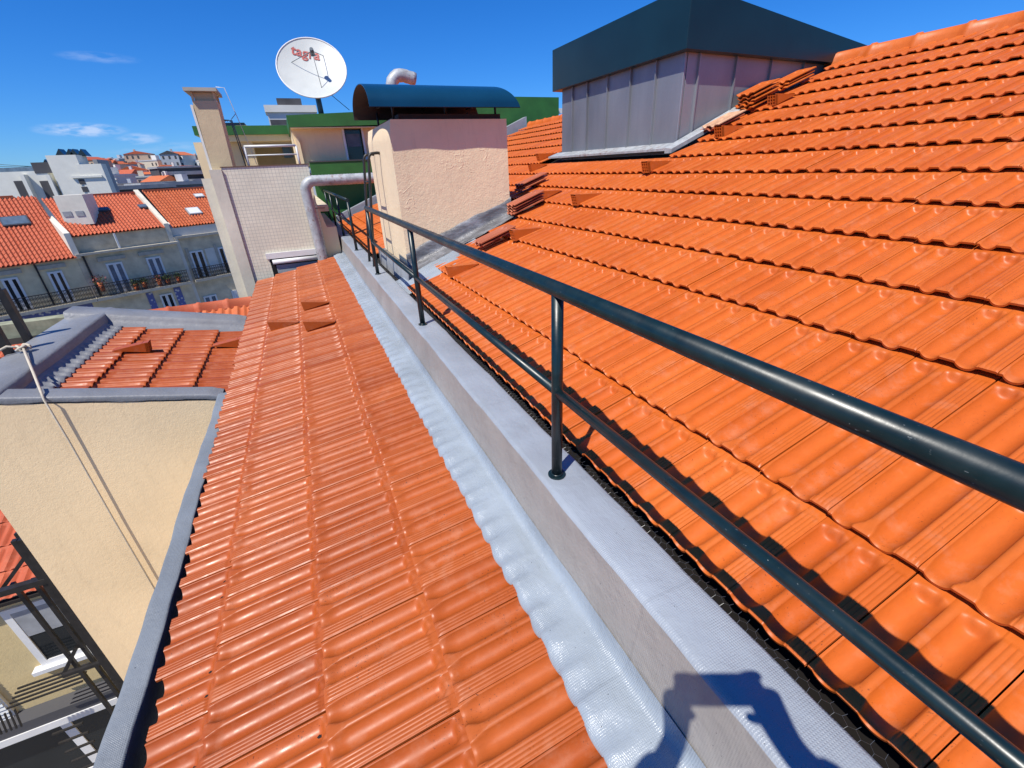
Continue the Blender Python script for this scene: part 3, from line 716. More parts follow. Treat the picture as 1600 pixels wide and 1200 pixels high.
# near coping (along X, raked), far coping, left coping
m = MB(); rows = []
for x in lin(AXL, AXR + .015, 40):
    z = annex_z(x); e = wob(x, .002, 9); dn = .02 * sstep(x, AXR - .06, AXR)
    rows.append([(x, AY0 - .006, z - .050 + e * 2), (x, AY0 - .010, z - .03 - dn), (x, AY0 - .009, z - .012 - dn), (x, AY0 - .005, z - .004 - dn), (x, AY0 + .006, z - .001 - dn), (x, AY0 + .06, z - dn + e), (x, AY0 + .148, z - .001 - dn), (x, AY0 + .160, z - .004 - dn), (x, AY0 + .165, z - .010 - dn), (x, AY0 + .167, z - .025 - dn), (x, AY0 + .167, z - .15)])
m.grid([r for r in rows]); m.build('coping', 'membrane_annex', an)
m = MB(); rows = []
for x in lin(AXL, AXR + .02, 40):
    z = annex_z(x) + .01; e = wob(x, .003, 8); dn = .02 * sstep(x, AXR - .08, AXR)
    rows.append([(x, 6.27, z - .13 + e), (x, 6.33, z - .105 + e), (x, 6.37, z - .085), (x, 6.395, z - .05), (x, 6.41, z - .015 - dn), (x, 6.43, z - .003 - dn), (x, 6.55, z + e - dn), (x, 6.70, z - .003 - dn), (x, 6.72, z - .02), (x, 6.722, z - .6)])
m.grid(rows); m.build('coping', 'membrane_annex', an)
m = MB(); rows = []
for y in lin(AY0 + .0, AY1 - .0, 30):
    z = annex_z(-2.3) + .012; e = wob(y, .003, 5)
    rows.append([(-2.66, y, z - .7), (-2.66, y, z - .03), (-2.645, y, z + .0), (-2.50, y, z + .006 + e), (-2.30 + e, y, z), (-2.275 + e, y, z - .015), (-2.265 + e, y, z - .10)])
m.grid([r[::-1] for r in rows]); m.build('coping', 'membrane_annex', an)
m = MB(); rows = []
for y in lin(AY0 + .16, 6.30, 210):
    u = (y - (AY0 + .175)) % TW; hh = tile_h(u, .15) * .8; e = wob(y, .003, 7)
    zt2 = lambda x: annex_z(-1.913) - .085 + (-1.913 - x) * math.tan(AP) + .012
    rows.append([(-2.268, y, annex_z(-2.3) - .07), (-2.25, y, annex_z(-2.3) - .083), (-2.215, y, zt2(-2.215) + .006 + hh * .5), (-2.17, y, zt2(-2.17) + hh + .004), (-2.125 + e, y, zt2(-2.125) + hh + .004), (-2.122 + e, y, zt2(-2.122) + hh - .006)])
AP_ = 0
m.grid([r[::-1] for r in rows]); m.build('lap_flap', 'membrane_annex', an)
m = MB(); m.box((AXR + .016, AY0 - .0, -2.2), (AXR + .026, AY1, annex_z(AXR) - .10)); m.build('end_board', 'membrane_coping', an)
# tiles, lower ends towards the main roof
AP = R_(13.0) - .073
for k in range(4):
    x0 = -.872 - k * .347
    yy = AY0 + .175
    while yy + TW < 6.40:
        M4 = slope_matrix(Vector((x0, yy, annex_z(x0) - .085)), AP, True, .003)
        obj('roof_tile', tile_mesh(1, 'terracotta_annex'), dk, mat=M4); yy += TW
VMA = vent_mesh('terracotta_annex')
NA = Vector((ASL, 0, 1)).normalized()
for px, py in ((236, 546), (381, 539)):
    put_vent(px, py, NA, Vector((-.97, 0, AZR - .07)), R_(13) - .05, dk, VMA, True)

# rope knotted on the steel frame, lying over the copings and hanging down the wall
rp = thing('rope', 'pale rope knotted to the black steel frame and hanging down the cream wall', 'rope', at_y(66, 622, AY0 - .02))
A = at_z(39, 548, -1.30) + Vector((0, 0, .03)); B = at_y(66, 616, AY0 - .02)
m = MB(); m.tube([A, lerp(A, B, .3) + Vector((0, 0, .01)), lerp(A, B, .6) + Vector((0, 0, -.0)), lerp(A, B, .93) + Vector((0, 0, .012)), B + Vector((.0, -.016, -.04)), B + Vector((.005, -.012, -.4)), B + Vector((.0, -.010, -1.2)), B + Vector((.01, -.010, -2.6))], [.010, .010, .010, .009, .007, .006, .006, .006], 8); m.build('strand', 'rope', rp)
m = MB()
kn = [A + Vector((.035 * math.cos(q * 2) + .012 * math.cos(q * 5), .035 * math.sin(q * 2), .02 * math.sin(q * 3))) for q in lin(0, math.pi * 2, 40)]
m.tube(kn, .011, 8); m.build('knot', 'rope', rp)
m = MB(); m.tube([A, A + Vector((-.10, .0, .03)), A + Vector((-.22, -.05, -.02)), A + Vector((-.32, -.12, -.04)), A + Vector((-.26, -.18, -.05)), A + Vector((-.16, -.16, -.055))], .010, 8); m.build('loose_end', 'rope', rp)

# ------------------------------------------------------------------ black steel stair frame beside the annex
FYP = 5.02
fr = thing('steel_frame', 'black steel stair frame of posts and bars beside the annex', 'steel frame', (-3.0, FYP, GROUND))
def bar(p, q, r=.022, name='bar', par=None):
    m = MB(); p, q = Vector(p), Vector(q); t = (q - p).normalized()
    a_ = t.cross(Vector((0, 0, 1))); a_ = a_.normalized() if a_.length > .05 else Vector((1, 0, 0)); b_ = t.cross(a_).normalized()
    m.obox(p - a_ * r - b_ * r, a_ * 2 * r, b_ * 2 * r, q - p); return m.build(name, 'black_steel', par or fr)
for (px, py, r) in ((0, 790, .035), (40, 868, .022), (0, 823, .018), (10, 925, .018), (42, 918, .018), (72, 905, .018)):
    P = at_y(px, py, FYP); bar((P.x, FYP + (.12 if r < .02 else 0), -3.1 if py < 900 else P.z), (P.x, FYP + (.12 if r < .02 else 0), -13), r, 'post')
A, B = at_y(-40, 938, FYP), at_y(82, 897, FYP); bar((A.x, FYP, A.z), (B.x, FYP, A.z), .034, 'beam')
A, B = at_y(98, 1056, FYP), at_y(173, 1028, FYP); bar(A, (B.x, FYP, A.z), .02, 'beam')
A, B = at_y(5, 918, FYP + .1), at_y(45, 862, FYP + .1); bar(A, B, .018, 'brace')
A, B = at_y(100, 1052, FYP + .1), at_y(120, 1010, FYP + .1); bar(A, B, .02, 'brace')
for k in range(6):
    A, B = at_y(82 + 10 * k, 1148 + 14 * k, FYP), at_y(116 + 9 * k, 1114 + 14 * k, FYP); bar(A, (B.x, FYP, A.z), .012, 'rung')
# grated landing with its balusters
A = at_y(40, 1092, FYP + .2); B = at_y(128, 1060, FYP + .2)
for k in range(5):
    m = MB(); m.box((A.x - .15, FYP + .15 + k * .06, A.z - .01), (B.x + .02, FYP + .168 + k * .06, A.z + .01)); m.build('grating_slat', 'black_steel', fr)
for k in range(6): bar((A.x - .30 + .045 * k, FYP + .12, A.z - .02), (A.x - .36 + .045 * k, FYP + .12, A.z - .32), .007, 'baluster')
for px, py, yb in ((65, 524, 5.71), (39, 547, 5.23)):
    P = at_z(px, py, -1.31); T = at_y(px - 47, py - 74, P.y)
    bar((P.x - .11, P.y, -3.4), (P.x - .11, P.y, T.z), .028, 'post')
P = at_z(65, 524, -1.31); T = at_y(18, 450, P.y); bar((P.x - .11, 5.71, T.z), (P.x - 1.2, 5.71, T.z), .02, 'beam')
bar((P.x - .11, 5.23, -1.27), (P.x - 1.2, 5.23, -1.27), .02, 'beam')

# ------------------------------------------------------------------ rear wing across the light well: wall, windows, tiled roof
rw = thing('rear_wing', 'cream rear wing with white framed windows under an orange tiled roof', 'building', (-4.5, 6, GROUND))
WY = 5.6
m = MB(); m.box((-8, WY, GROUND), (-2.64, WY + .25, -4.22)); m.build('wall', 'plaster_yellow', rw)
m = MB(); m.box((-8, WY - .07, -4.215), (-2.66, WY + .3, -4.10)); m.build('eave_band', 'plaster_cream', rw)
def window(par, x0, x1, z0, z1, y, panel=True, sill=True, mull=True, frame='frame_white', t=.07):
    w = thing_part = MB()
    for a_, b_, c_, d_ in ((x0, x0 + t, z0, z1), (x1 - t, x1, z0, z1), (x0 + t, x1 - t, z1 - t, z1), (x0 + t, x1 - t, z0, z0 + t)): w.box((a_, y - .03, c_), (b_, y - .002, d_))
    if mull: w.box(((x0 + x1) / 2 - t / 2, y - .03, z0 + t), ((x0 + x1) / 2 + t / 2, y - .002, z1 - t))
    wo = w.build('window', frame, par)
    g_ = MB(); g_.box((x0 + t * .5, y - .016, z0 + t * .5), (x1 - t * .5, y - .008, z1 - t * .5)); g_.build('pane', 'glass_dark', wo)
    if panel: p_ = MB(); p_.box((x0 + t, y - .026, lerp(z0, z1, .52)), (x1 - t, y - .018, z1 - t)); p_.build('blind', 'grey_sheet', wo)
    if sill: s_ = MB(); s_.box((x0 - .08, y - .10, z0 - .06), (x1 + .08, y - .001, z0 - .002)); s_.build('sill', 'frame_white', wo)
    return wo
window(rw, -4.12, -2.95, -5.32, -4.33, WY, mull=False)
zaw = at_y(60, 1132, WY - .2).z
window(rw, -5.3, -3.35, zaw - 1.5, zaw - .16, WY, panel=False, t=.11)
w_ = MB(); 
w_.box((-5.9, WY - .04, -6.05), (-4.62, WY - .004, -5.0)); sh = w_.build('shutter', 'shutter', rw)
for k in range(16): q = MB(); q.obox((-5.88, WY - .062, -6.03 + k * .064), (1.24, 0, 0), (0, .022, .0), (0, .014, .045)); q.build('louvre', 'shutter', sh)
zaw = at_y(60, 1132, WY - .2).z
m = MB(); m.box((-5.6, WY - .20, zaw - .10), (-3.25, WY - .001, zaw + .12)); m.build('awning_box', 'far_dark', rw)
m = MB(); m.box((-5.6, WY - .215, zaw - .15), (-3.25, WY - .201, zaw - .04)); m.build('awning_lip', 'frame_white', rw)
m = MB(); m.prism([(-8, WY - .12, -4.16), (-8, WY + 5.2, -2.46), (-8, WY + 5.2, -2.6), (-8, WY - .12, -4.2)], (5.36, 0, 0)); rdk = m.build('roof_deck', 'deck', rw)
RWP = math.atan2(1.70, 5.32)
def mat_y(loc, pitch): return Matrix.Translation(loc) @ Matrix.Rotation(math.pi / 2, 4, 'Z') @ Matrix.Rotation(-pitch, 4, 'Y')
for k in range(14):
    for j in range(14):
        x = -2.70 - j * TW - TW; y = WY - .13 + k * TS * math.cos(RWP); z = -4.085 + k * TS * math.sin(RWP)
        q = proj((x + .11, y + .18, z))
        if q[2] < 0 or q[0] < -60: continue
        if not (q[1] > 760 or q[1] < 640): continue
        obj('roof_tile', tile_mesh(0, 'terracotta_old_red'), rdk, mat=mat_y(Vector((x, y, z)), RWP - .07))
m = MB(); m.box((-8, 10.8, -2.6), (-3.9, 11.1, -2.2)); m.build('garden_wall', 'moss_stone', rw)
# little roof with a ridge behind the annex
sr = thing('tiled_roof', 'small orange tiled roof with a ridge row tucked behind the annex coping', 'roof', (-1.8, 8.2, -2.3))
m = MB(); m.prism([(-3.3, 6.9, -2.46), (-3.3, 8.32, -1.88), (-3.3, 9.05, -2.1), (-3.3, 9.05, -3.2), (-3.3, 6.9, -3.2)], (2.28, 0, 0)); m.build('roof_deck', 'deck', sr)
SRP = math.atan2(.58, 1.42)
for k in range(4):
    for j in range(10):
        obj('roof_tile', tile_mesh(0, 'terracotta_old'), sr, mat=mat_y(Vector((-1.02 - (j + 1) * TW, 6.9 + k * TS * math.cos(SRP), -2.385 + k * TS * math.sin(SRP))), SRP - .07))
rm2 = ridge_mesh('terracotta_old_red', .40, .072)
for j in range(6): obj('ridge_tile', rm2, sr, mat=Matrix.Translation((-1.02 - j * .40, 8.33, -1.80)) @ Matrix.Rotation(math.pi / 2, 4, 'Z'))

# ------------------------------------------------------------------ neighbour with the white tiled wall
nb = thing('neighbour_block', 'white tiled neighbouring block with a rooftop terrace', 'building', (-.3, 9.6, GROUND))
NY = 9.10
m = MB(); m.box((-.985, NY, -1.40), (.31, NY + .12, .165)); m.build('tiled_wall', 'wall_tile', nb)
m = MB(); m.box((-.985, NY, GROUND), (.31, NY + .12, -1.401)); m.build('lower_wall', 'wall_tile', nb)
m = MB(); m.box((-1.16, NY - .03, GROUND), (-.987, NY + .6, .14)); m.build('corner_pier', 'plaster_streaked', nb)
m = MB(); m.box((-1.34, NY + .25, GROUND), (-1.162, NY + 2.2, .02)); m.build('side_wall', 'plaster_streaked', nb)
m = MB(); m.box((-1.0, NY - .012, .166), (.33, NY + .16, .178)); m.build('wall_cap', 'cap_brown', nb)
m = MB(); m.box((.312, NY, GROUND), (.56, NY + 3.5, -.86)); m.prism([(.312, NY + .001, -.859), (.40, NY + .001, -.859), (.312, NY + .001, -.45)][::-1], (0, .5, 0)); m.build('return_wall', 'plaster_cream', nb)
m = MB(); m.box((.25, NY + .02, -1.3), (.31, NY + .121, .16)); 
# shutter box low on the wall
m = MB(); m.box((-.70, NY - .045, -1.30), (.14, NY - .002, -1.205)); sb = m.build('shutter_box', 'frame_white', nb)
m = MB(); m.box((-.66, NY - .012, -1.9), (.12, NY - .003, -1.301)); m.build('opening', 'cavity', sb)
m = MB(); m.tube([(-.62, NY - .03, -1.36), (.12, NY - .03, -1.36)], .042, 12); m.build('roller', 'frame_white', sb)
m = MB(); m.box((-.58, NY - .025, -1.56), (.12, NY - .014, -1.42)); m.build('curtain', 'plaster_grey', sb)
# terrace floor and white railing
m = MB(); m.box((-1.0, NY + .13, -.6), (.5, 16, -.5)); m.build('terrace_floor', 'plaster_old', nb)
def pxy(px, py, Y): return at_y(px, py, Y)
wr = thing('terrace_railing', 'white tubular railing above the white tiled wall', 'railing', (-.2, 9.5, .17))
Yr = 9.45
A, B = pxy(381, 229, Yr), pxy(462, 227, Yr)
for za, nm in ((A.z, 'top_rail'), (pxy(390, 243, Yr).z, 'mid_rail')):
    m = MB(); m.tube([(A.x, Yr, za), (B.x, Yr, za)], .020 if nm == 'top_rail' else .011, 8); m.build(nm, 'white_metal', wr)
for x in (A.x, B.x): m = MB(); m.tube([(x, Yr, .1), (x, Yr, A.z)], .018, 8); m.build('post', 'white_metal', wr)
# cream flue stack with a slab cap
st = thing('flue_stack', 'tall cream flue stack with a brown slab cap beside the terrace', 'chimney', (-.98, 9.4, .1))
A, B = pxy(298, 150, 9.3), pxy(335, 150, 9.3)
m = MB(); m.hexa([(-1.14, 9.3, -.3), (-.85, 9.3, -.3), (-.85, 9.85, -.3), (-1.14, 9.85, -.3), (-1.125, 9.3, 1.10), (-.80, 9.3, 1.10), (-.80, 9.85, 1.10), (-1.125, 9.85, 1.10)]); m.build('shaft', 'plaster_stack', st)
for x, y in ((-1.115, 9.32), (-.82, 9.32), (-1.115, 9.81), (-.82, 9.81)): m = MB(); m.box((x - .01, y - .01, 1.101), (x + .02, y + .03, 1.215)); m.build('cap_leg', 'plaster_stack', st)
m = MB(); m.box((-1.09, 9.34, 1.101), (-.79, 9.36, 1.21)); m.build('cap_panel', 'plaster_stack', st)
m = MB(); m.box((-1.19, 9.22, 1.216), (-.75, 9.93, 1.262)); m.build('cap_slab', 'frame_stone', st)
m = MB(); m.box((-1.175, 9.35, -1.2), (-1.143, 9.5, 1.05)); m.build('downpipe', 'frame_white', st)
# wire aerial frame
ae = thing('aerial', 'thin bent aerial pole standing behind the cream flue stack', 'aerial', (-.4, 9.9, .2))
m = MB(); m.tube([pxy(337, 136, 9.9), pxy(350, 137, 9.9), pxy(372, 186, 9.9), pxy(402, 258, 9.9)], .006, 6); m.build('pole', 'white_metal', ae)
m = MB(); m.tube([pxy(368, 178, 9.9), pxy(361, 187, 9.9)], .005, 6); m.build('arm', 'wire', ae)
fg = thing('terrace_ladder', 'slim grey ladder frame leaning on the terrace beside the flue stack', 'ladder', (-.6, 9.8, .2))
for dx in (0, 4):
    m = MB(); m.tube([pxy(344 + dx, 187 + dx * .3, 9.8), pxy(360 + dx * .5, 188, 9.8), pxy(385 + dx, 262, 9.8)], .010, 6); m.build('stile', 'wire', fg)
for k in range(5):
    A, B = pxy(344 + 3 * k, 187, 9.8), pxy(347 + 3 * k, 190, 9.8); m = MB(); m.tube([A, B], .006, 6); m.build('rung', 'wire', fg)

# penthouse with green fascia
ph = thing('penthouse', 'cream penthouse with bright green fascia and green clad wall', 'building', (2, 13.5, GROUND))
GY = 12.72
m = MB(); m.box((.50, GY + .25, -3), (7.28, GY + .5, .10)); m.build('green_wall', 'green_paint', ph)
m = MB(); m.box((.48, GY, -.10), (2.6, GY + .26, .27)); m.build('green_band', 'green_paint', ph)
m = MB(); m.box((.47, GY - .015, .271), (2.6, GY + .3, .296)); m.build('band_cap', 'far_dark', ph)
m = MB(); m.box((2.6, GY, -.3), (7.28, GY + .24, 1.655)); m.build('green_gable', 'green_paint', ph)
A = pxy(876, 152, GY); m = MB(); m.box((7.2, GY + .25, 1.30), (7.55, GY + 1.2, 1.42)); m.build('soffit_end', 'frame_white', ph)
CY_ = 13.25
def cx_(px, py): return pxy(px, py, CY_)
xl, xr2 = cx_(466, 253).x, 2.9
wx0, wx1, wz0, wz1 = cx_(541, 225).x, cx_(567, 222).x, cx_(545, 250).z, cx_(541, 200).z
m = MB(); m.box((xl, CY_, .2), (wx0, CY_ + .2, 1.02)); m.box((wx1, CY_, .2), (xr2, CY_ + .2, 1.02)); m.box((wx0, CY_, wz1), (wx1, CY_ + .2, 1.02)); m.box((wx0, CY_, .2), (wx1, CY_ + .2, wz0)); m.build('wall', 'plaster_penthouse', ph)
for (a_, b_, c_, d_) in ((wx0 - .05, wx0, wz0, wz1 + .05), (wx0, wx1, wz1, wz1 + .05), (wx1, wx1 + .05, wz0, wz1 + .05)): m = MB(); m.box((a_, CY_ - .03, c_), (b_, CY_ + .1, d_)); m.build('window_trim', 'frame_white', ph)
m = MB(); m.box((wx0, CY_ + .12, wz0), (wx1, CY_ + .13, wz1)); wo = m.build('window', 'glass_dark', ph)
m = MB(); m.box((wx0 + .04, CY_ + .10, lerp(wz0, wz1, .42)), (wx1 - .04, CY_ + .119, wz1 - .12)); m.build('blind', 'galv_dark', wo)
m = MB(); m.box((xl, CY_ + .001, .2), (xl + .18, CY_ + 3.5, 1.02)); m.build('side_wall', 'plaster_penthouse', ph)
m = MB(); m.box((xl + .05, CY_ - .12, .2), (xl + .13, CY_ - .001, .80)); m.build('door_jamb', 'plaster_penthouse', ph)
F0 = pxy(447, 180, 12.95); 
m = MB(); m.hexa([(F0.x, 12.95, 1.02), (7.2, 12.95, 1.12), (7.2, 17, 1.12), (F0.x, 17, 1.02), (F0.x, 12.95, F0.z), (7.2, 12.95, F0.z + .30), (7.2, 17, F0.z + .30), (F0.x, 17, F0.z)]); m.build('fascia', 'green_paint', ph)
m = MB(); m.box((F0.x + .03, 12.97, 1.00), (2.9, 16.9, 1.018)); m.build('soffit', 'plaster_penthouse', ph)
# recessed terrace storey to the left
TY = 16.0
a0, a1 = pxy(303, 208, TY), pxy(447, 196, TY)
m = MB(); m.box((a0.x, TY, pxy(400, 210, TY).z), (F0.x + .4, TY + 4, pxy(400, 196, TY).z)); m.build('fascia', 'green_paint', ph)
m = MB(); m.box((a0.x + .1, TY + .1, pxy(400, 210, TY).z - .16), (F0.x + .4, TY + 4, pxy(400, 210, TY).z - .002)); m.build('soffit', 'plaster_penthouse', ph)
m = MB(); m.box((a0.x + .3, TY + 2.2, -1), (F0.x + .4, TY + 2.4, 1.4)); m.build('back_wall', 'plaster_stack', ph)
m = MB(); m.box((pxy(352, 230, TY).x, TY + .4, -1), (pxy(374, 230, TY).x, TY + 1.9, pxy(400, 210, TY).z - .162)); m.build('side_wall', 'plaster_penthouse', ph)
m = MB(); m.box((pxy(303, 230, TY).x, TY + .1, -6), (pxy(314, 230, TY).x + .2, TY + 3, pxy(400, 210, TY).z - .162)); m.build('end_wall', 'plaster_cream', ph)
m = MB(); m.box((pxy(376, 200, TY).x - .12, TY + .2, -1), (pxy(376, 200, TY).x + .18, TY + .5, pxy(400, 196, TY).z + .02)); m.build('pillar', 'plaster_stack', ph)
m = MB(); m.box((pxy(440, 230, TY).x, TY + 2.1, pxy(440, 243, TY).z), (pxy(456, 230, TY).x, TY + 2.19, pxy(440, 219, TY).z)); m.build('window', 'glass_blue', ph)
m = MB(); m.box((a0.x + .6, TY + .3, pxy(400, 196, TY).z + .002), (pxy(380, 190, TY).x, TY + 1.8, pxy(360, 190, TY).z)); m.build('solar_panel', 'glass_dark', ph)

# spiral galvanised duct
du = thing('duct', 'rust streaked spiral galvanised duct bending down past the white tiled wall', 'duct', (.2, 8.95, -1.3))
DY = 8.95
cx0 = pxy(487, 340, DY).x; zt_ = pxy(540, 280, DY).z
path = [Vector((cx0 + .03, DY, -1.5)), Vector((cx0 + .02, DY, -.9)), Vector((cx0, DY, zt_ - .22))]
for q in lin(.2, math.pi / 2, 6): path.append(Vector((cx0 + .16 - .16 * math.cos(q), DY, zt_ - .16 + .16 * math.sin(q))))
path += [Vector((.6, DY, zt_)), Vector((1.2, DY, zt_ + .0)), Vector((1.75, DY, zt_))]
def spiral(path, r, name, par, pitch=.05):
    pts = []; 
    for a_, b_ in zip(path[:-1], path[1:]):
        n_ = max(1, int((b_ - a_).length / (pitch / 2)))
        for k in range(n_): pts.append(lerp(a_, b_, k / n_))
    pts.append(path[-1]); m = MB(); m.tube(pts, [r * (1.0 if i % 2 else 1.045) for i in range(len(pts))], 18); return m.build(name, 'galvanised', par)
spiral(path, .084, 'pipe', du)
m = MB(); m.tube([Vector((cx0 + .02, DY, -.52)), Vector((cx0 + .25, DY + .1, -.53))], .008, 6); m.build('strap', 'wire', du)
d2 = thing('vent_pipe', 'galvanised gooseneck vent pipe poking up behind the blue hood', 'pipe', pxy(614, 134, 8.9))
spiral([pxy(612, 170, 8.9), pxy(612, 136, 8.9), pxy(613, 126, 8.9), pxy(620, 118, 8.9), pxy(630, 118, 8.9), pxy(649, 124, 8.9)], .095, 'pipe', d2, .10)

# satellite dish
dh = thing('satellite_dish', 'large white satellite dish with faded red lettering on the green fascia roof', 'dish', pxy(502, 172, 13.6))
C0 = at_y(488, 108, 13.6)
# orientation: faces the camera side, tilted up and to the right
nrm = (Vector((-.10, -.80, .50))).normalized()
# ellipse axes measured in the picture: long axis tilted about 30 degrees
ux = Vector((RIGHT * math.cos(R_(-32)) + UP * math.sin(R_(-32)))); ux = (ux - nrm * ux.dot(nrm)).normalized(); uy = nrm.cross(ux).normalized()
RD = .775; dep = .11
fore = abs((-C0).normalized().dot(nrm))
m = MB(); rows = []
for i in range(15):
    r = RD * i / 14
    rows.append([C0 + (ux * math.cos(q) + uy * math.sin(q) * 1.0) * r + nrm * (dep * (r / RD) ** 2 - dep * .6) for q in lin(0, 2 * math.pi, 48)])
m.grid(rows)
rim = [C0 + (ux * math.cos(q) + uy * math.sin(q)) * RD + nrm * (dep * .4) for q in lin(0, 2 * math.pi, 48)]
ro = m.build('reflector', 'dish_white', dh)
m = MB(); m.tube(rim, .016, 8, False); m.build('rim', 'white_metal', ro)
feed = C0 + nrm * .42 + uy * .12
for q in (R_(200), R_(330), R_(95)):
    P = C0 + (ux * math.cos(q) + uy * math.sin(q)) * RD * .62 + nrm * (dep * .38 - dep * .6)
    m = MB(); m.tube([P, feed], .007, 6); m.build('feed_strut', 'galv_dark', dh)
m = MB(); m.tube([feed - nrm * .10, feed + nrm * .06], [.055, .04], 12); m.build('feed_horn', 'galv_dark', dh)
B0 = at_y(503, 176, 13.6)
m = MB(); m.tube([Vector((B0.x, 13.75, B0.z - .4)), Vector((B0.x - .02, 13.75, C0.z - .1))], .065, 12); m.build('mast', 'galv_dark', dh)
m = MB(); m.tube([C0 - nrm * .12, Vector((B0.x - .02, 13.75, C0.z - .12))], .06, 10); m.build('bracket', 'galv_dark', dh)
m = MB(); m.tube([C0 - nrm * .1 - uy * .3, lerp(C0, at_y(546, 172, 13.4), .5) + Vector((0, 0, -.12)), at_y(546, 172, 13.4)], .008, 6); m.build('cable', 'black_steel', dh)
# faded lettering: fonts are built in, no file is loaded
fc = bpy.data.curves.new('lettering', 'FONT'); fc.body = 'tagra'; fc.size = .315; fc.extrude = .002; fc.align_x = 'CENTER'; fc.offset = .004
fo = bpy.data.objects.new('lettering_src', fc); COL.objects.link(fo)
dg = bpy.context.evaluated_depsgraph_get(); me = bpy.data.meshes.new_from_object(fo.evaluated_get(dg)); bpy.data.objects.remove(fo); me.name = 'lettering'
me.materials.clear(); me.materials.append(MATS['dish_letters'])
tx = RIGHT - nrm * RIGHT.dot(nrm); tx.normalize(); ty = nrm.cross(tx).normalized()
o0 = at_y(478, 87, 13.6); o0 = o0 + (-o0.normalized()) * 0
cpl = at_plane(477, 88, nrm, C0)
for vv in me.vertices:
    p = cpl + tx * vv.co.x + ty * vv.co.y
    rr = (p - C0 - nrm * (p - C0).dot(nrm)).length
    vv.co = p + nrm * (dep * (rr / RD) ** 2 - dep * .6 + .012 + vv.co.z)
obj('lettering', me, dh)

# far tower behind the penthouse
tw = thing('tower_block', 'distant pale apartment tower rising behind the green fascia', 'building', at_y(440, 190, 150))
A, B = at_y(423, 200, 150), at_y(455, 172, 150)
m = MB(); m.box((A.x, 150, GROUND), (B.x + 6, 158, B.z - .5)); m.build('tower', 'far_wall_3', tw)
m = MB(); m.box((A.x - .4, 149.5, B.z - .499), (B.x + 6.4, 158.5, B.z + 1.1)); m.build('parapet', 'far_wall_0', tw)
m = MB(); m.box((A.x + 3, 151, B.z + 1.101), (B.x + 3, 156, B.z + 2.8)); m.build('plant_room', 'far_dark', tw)
for k in range(6):
    m = MB(); m.box((A.x + .3, 149.9, B.z - 3.4 - 2.6 * k), (B.x + 5.6, 149.99, B.z - 2.2 - 2.6 * k)); m.build('window_band', 'far_dark', tw)
    for j in range(7):
        m = MB(); m.box((A.x + .8 + 1.8 * j, 149.8, B.z - 4.5 - 2.6 * k), (A.x + 1.9 + 1.8 * j, 149.89, B.z - 3.7 - 2.6 * k)); m.build('balcony', 'far_wall_0', tw)

# ------------------------------------------------------------------ old terrace across the street (about 47 m off)
SA = ray(1419, 230); SA.z = 0; SA.normalize(); SM = Vector((-SA.y, SA.x, 0)); SD = 47.0
def fac(px, py, d=SD):
    r = ray(px, py); P = r * (d / SM.dot(r)); return (P.dot(SA), P.z)
def FP(u, z, off=0.0, d=SD): q = SA * u + SM * (d - off); return Vector((q.x, q.y, z))
def fbox(mb, u0, u1, z0, z1, o0, o1, d=SD, mi=0):
    return mb.hexa([FP(u0, z0, o1, d), FP(u1, z0, o1, d), FP(u1, z0, o0, d), FP(u0, z0, o0, d), FP(u0, z1, o1, d), FP(u1, z1, o1, d), FP(u1, z1, o0, d), FP(u0, z1, o0, d)], mi)
def fpart(name, mat, par, *a): m = MB(); fbox(m, *a); return m.build(name, mat, par)
def corr_roof(par, u0, u1, ze, zr, off0, depth, mat, pitch=.243, course=.36, uskew=0.0):
    """clay barrel roof: each barrel and each course is a real ripple"""
    m = MB(); L = math.hypot(depth, zr - ze); nc = int(L / course)
    us = []
    n_ = int((u1 - u0) / pitch)
    for k in range(n_): us += [u0 + pitch * (k + t) for t in (0, .18, .36, .5, .64, .82)]
    us.append(u0 + pitch * n_)
    rows = []
    for c in range(nc):
        for t, lift in ((0.0, .035), (1.0, .0)):
            s_ = (c + t) * L / nc; row = []
            for i, u in enumerate(us):
                q = ((u - u0) / pitch) % 1.0
                hgt = .085 * max(0, math.sin(math.pi * min(1, q / .66))) if q < .66 else -.02
                row.append(FP(u + uskew * s_ / L, ze + (zr - ze) * s_ / L + hgt + lift, off0 - depth * s_ / L))
            rows.append(row)
    m.grid(rows, 0, False)
    m.add([FP(u0, ze - .04, off0), FP(u1, ze - .04, off0), FP(u1, zr - .04, off0 - depth), FP(u0, zr - .04, off0 - depth)], [(0, 1, 2, 3)])
    return m.build('roof', mat, par)
def fdoor(par, u0, u1, z0, z1, glass='glass_dark', lintel=True, off=.0):
    t = .13
    m = MB()
    for a_ in ((u0, u0 + t, z0, z1), (u1 - t, u1, z0, z1), ((u0 + u1) / 2 - .1, (u0 + u1) / 2 + .1, z0, z1 - t), (u0 + t, u1 - t, z1 - t, z1)): fbox(m, *a_, off + .005, off + .09)
    o_ = m.build('window', 'frame_white', par)
    fpart('pane', glass, o_, u0 + .03, u1 - .03, z0, z1 - .03, off + .002, off + .03)
    if lintel: fpart('lintel', 'frame_stone', o_, u0 - .35, u1 + .35, z1 + .22, z1 + .5, off + .003, off + .14)
    return o_
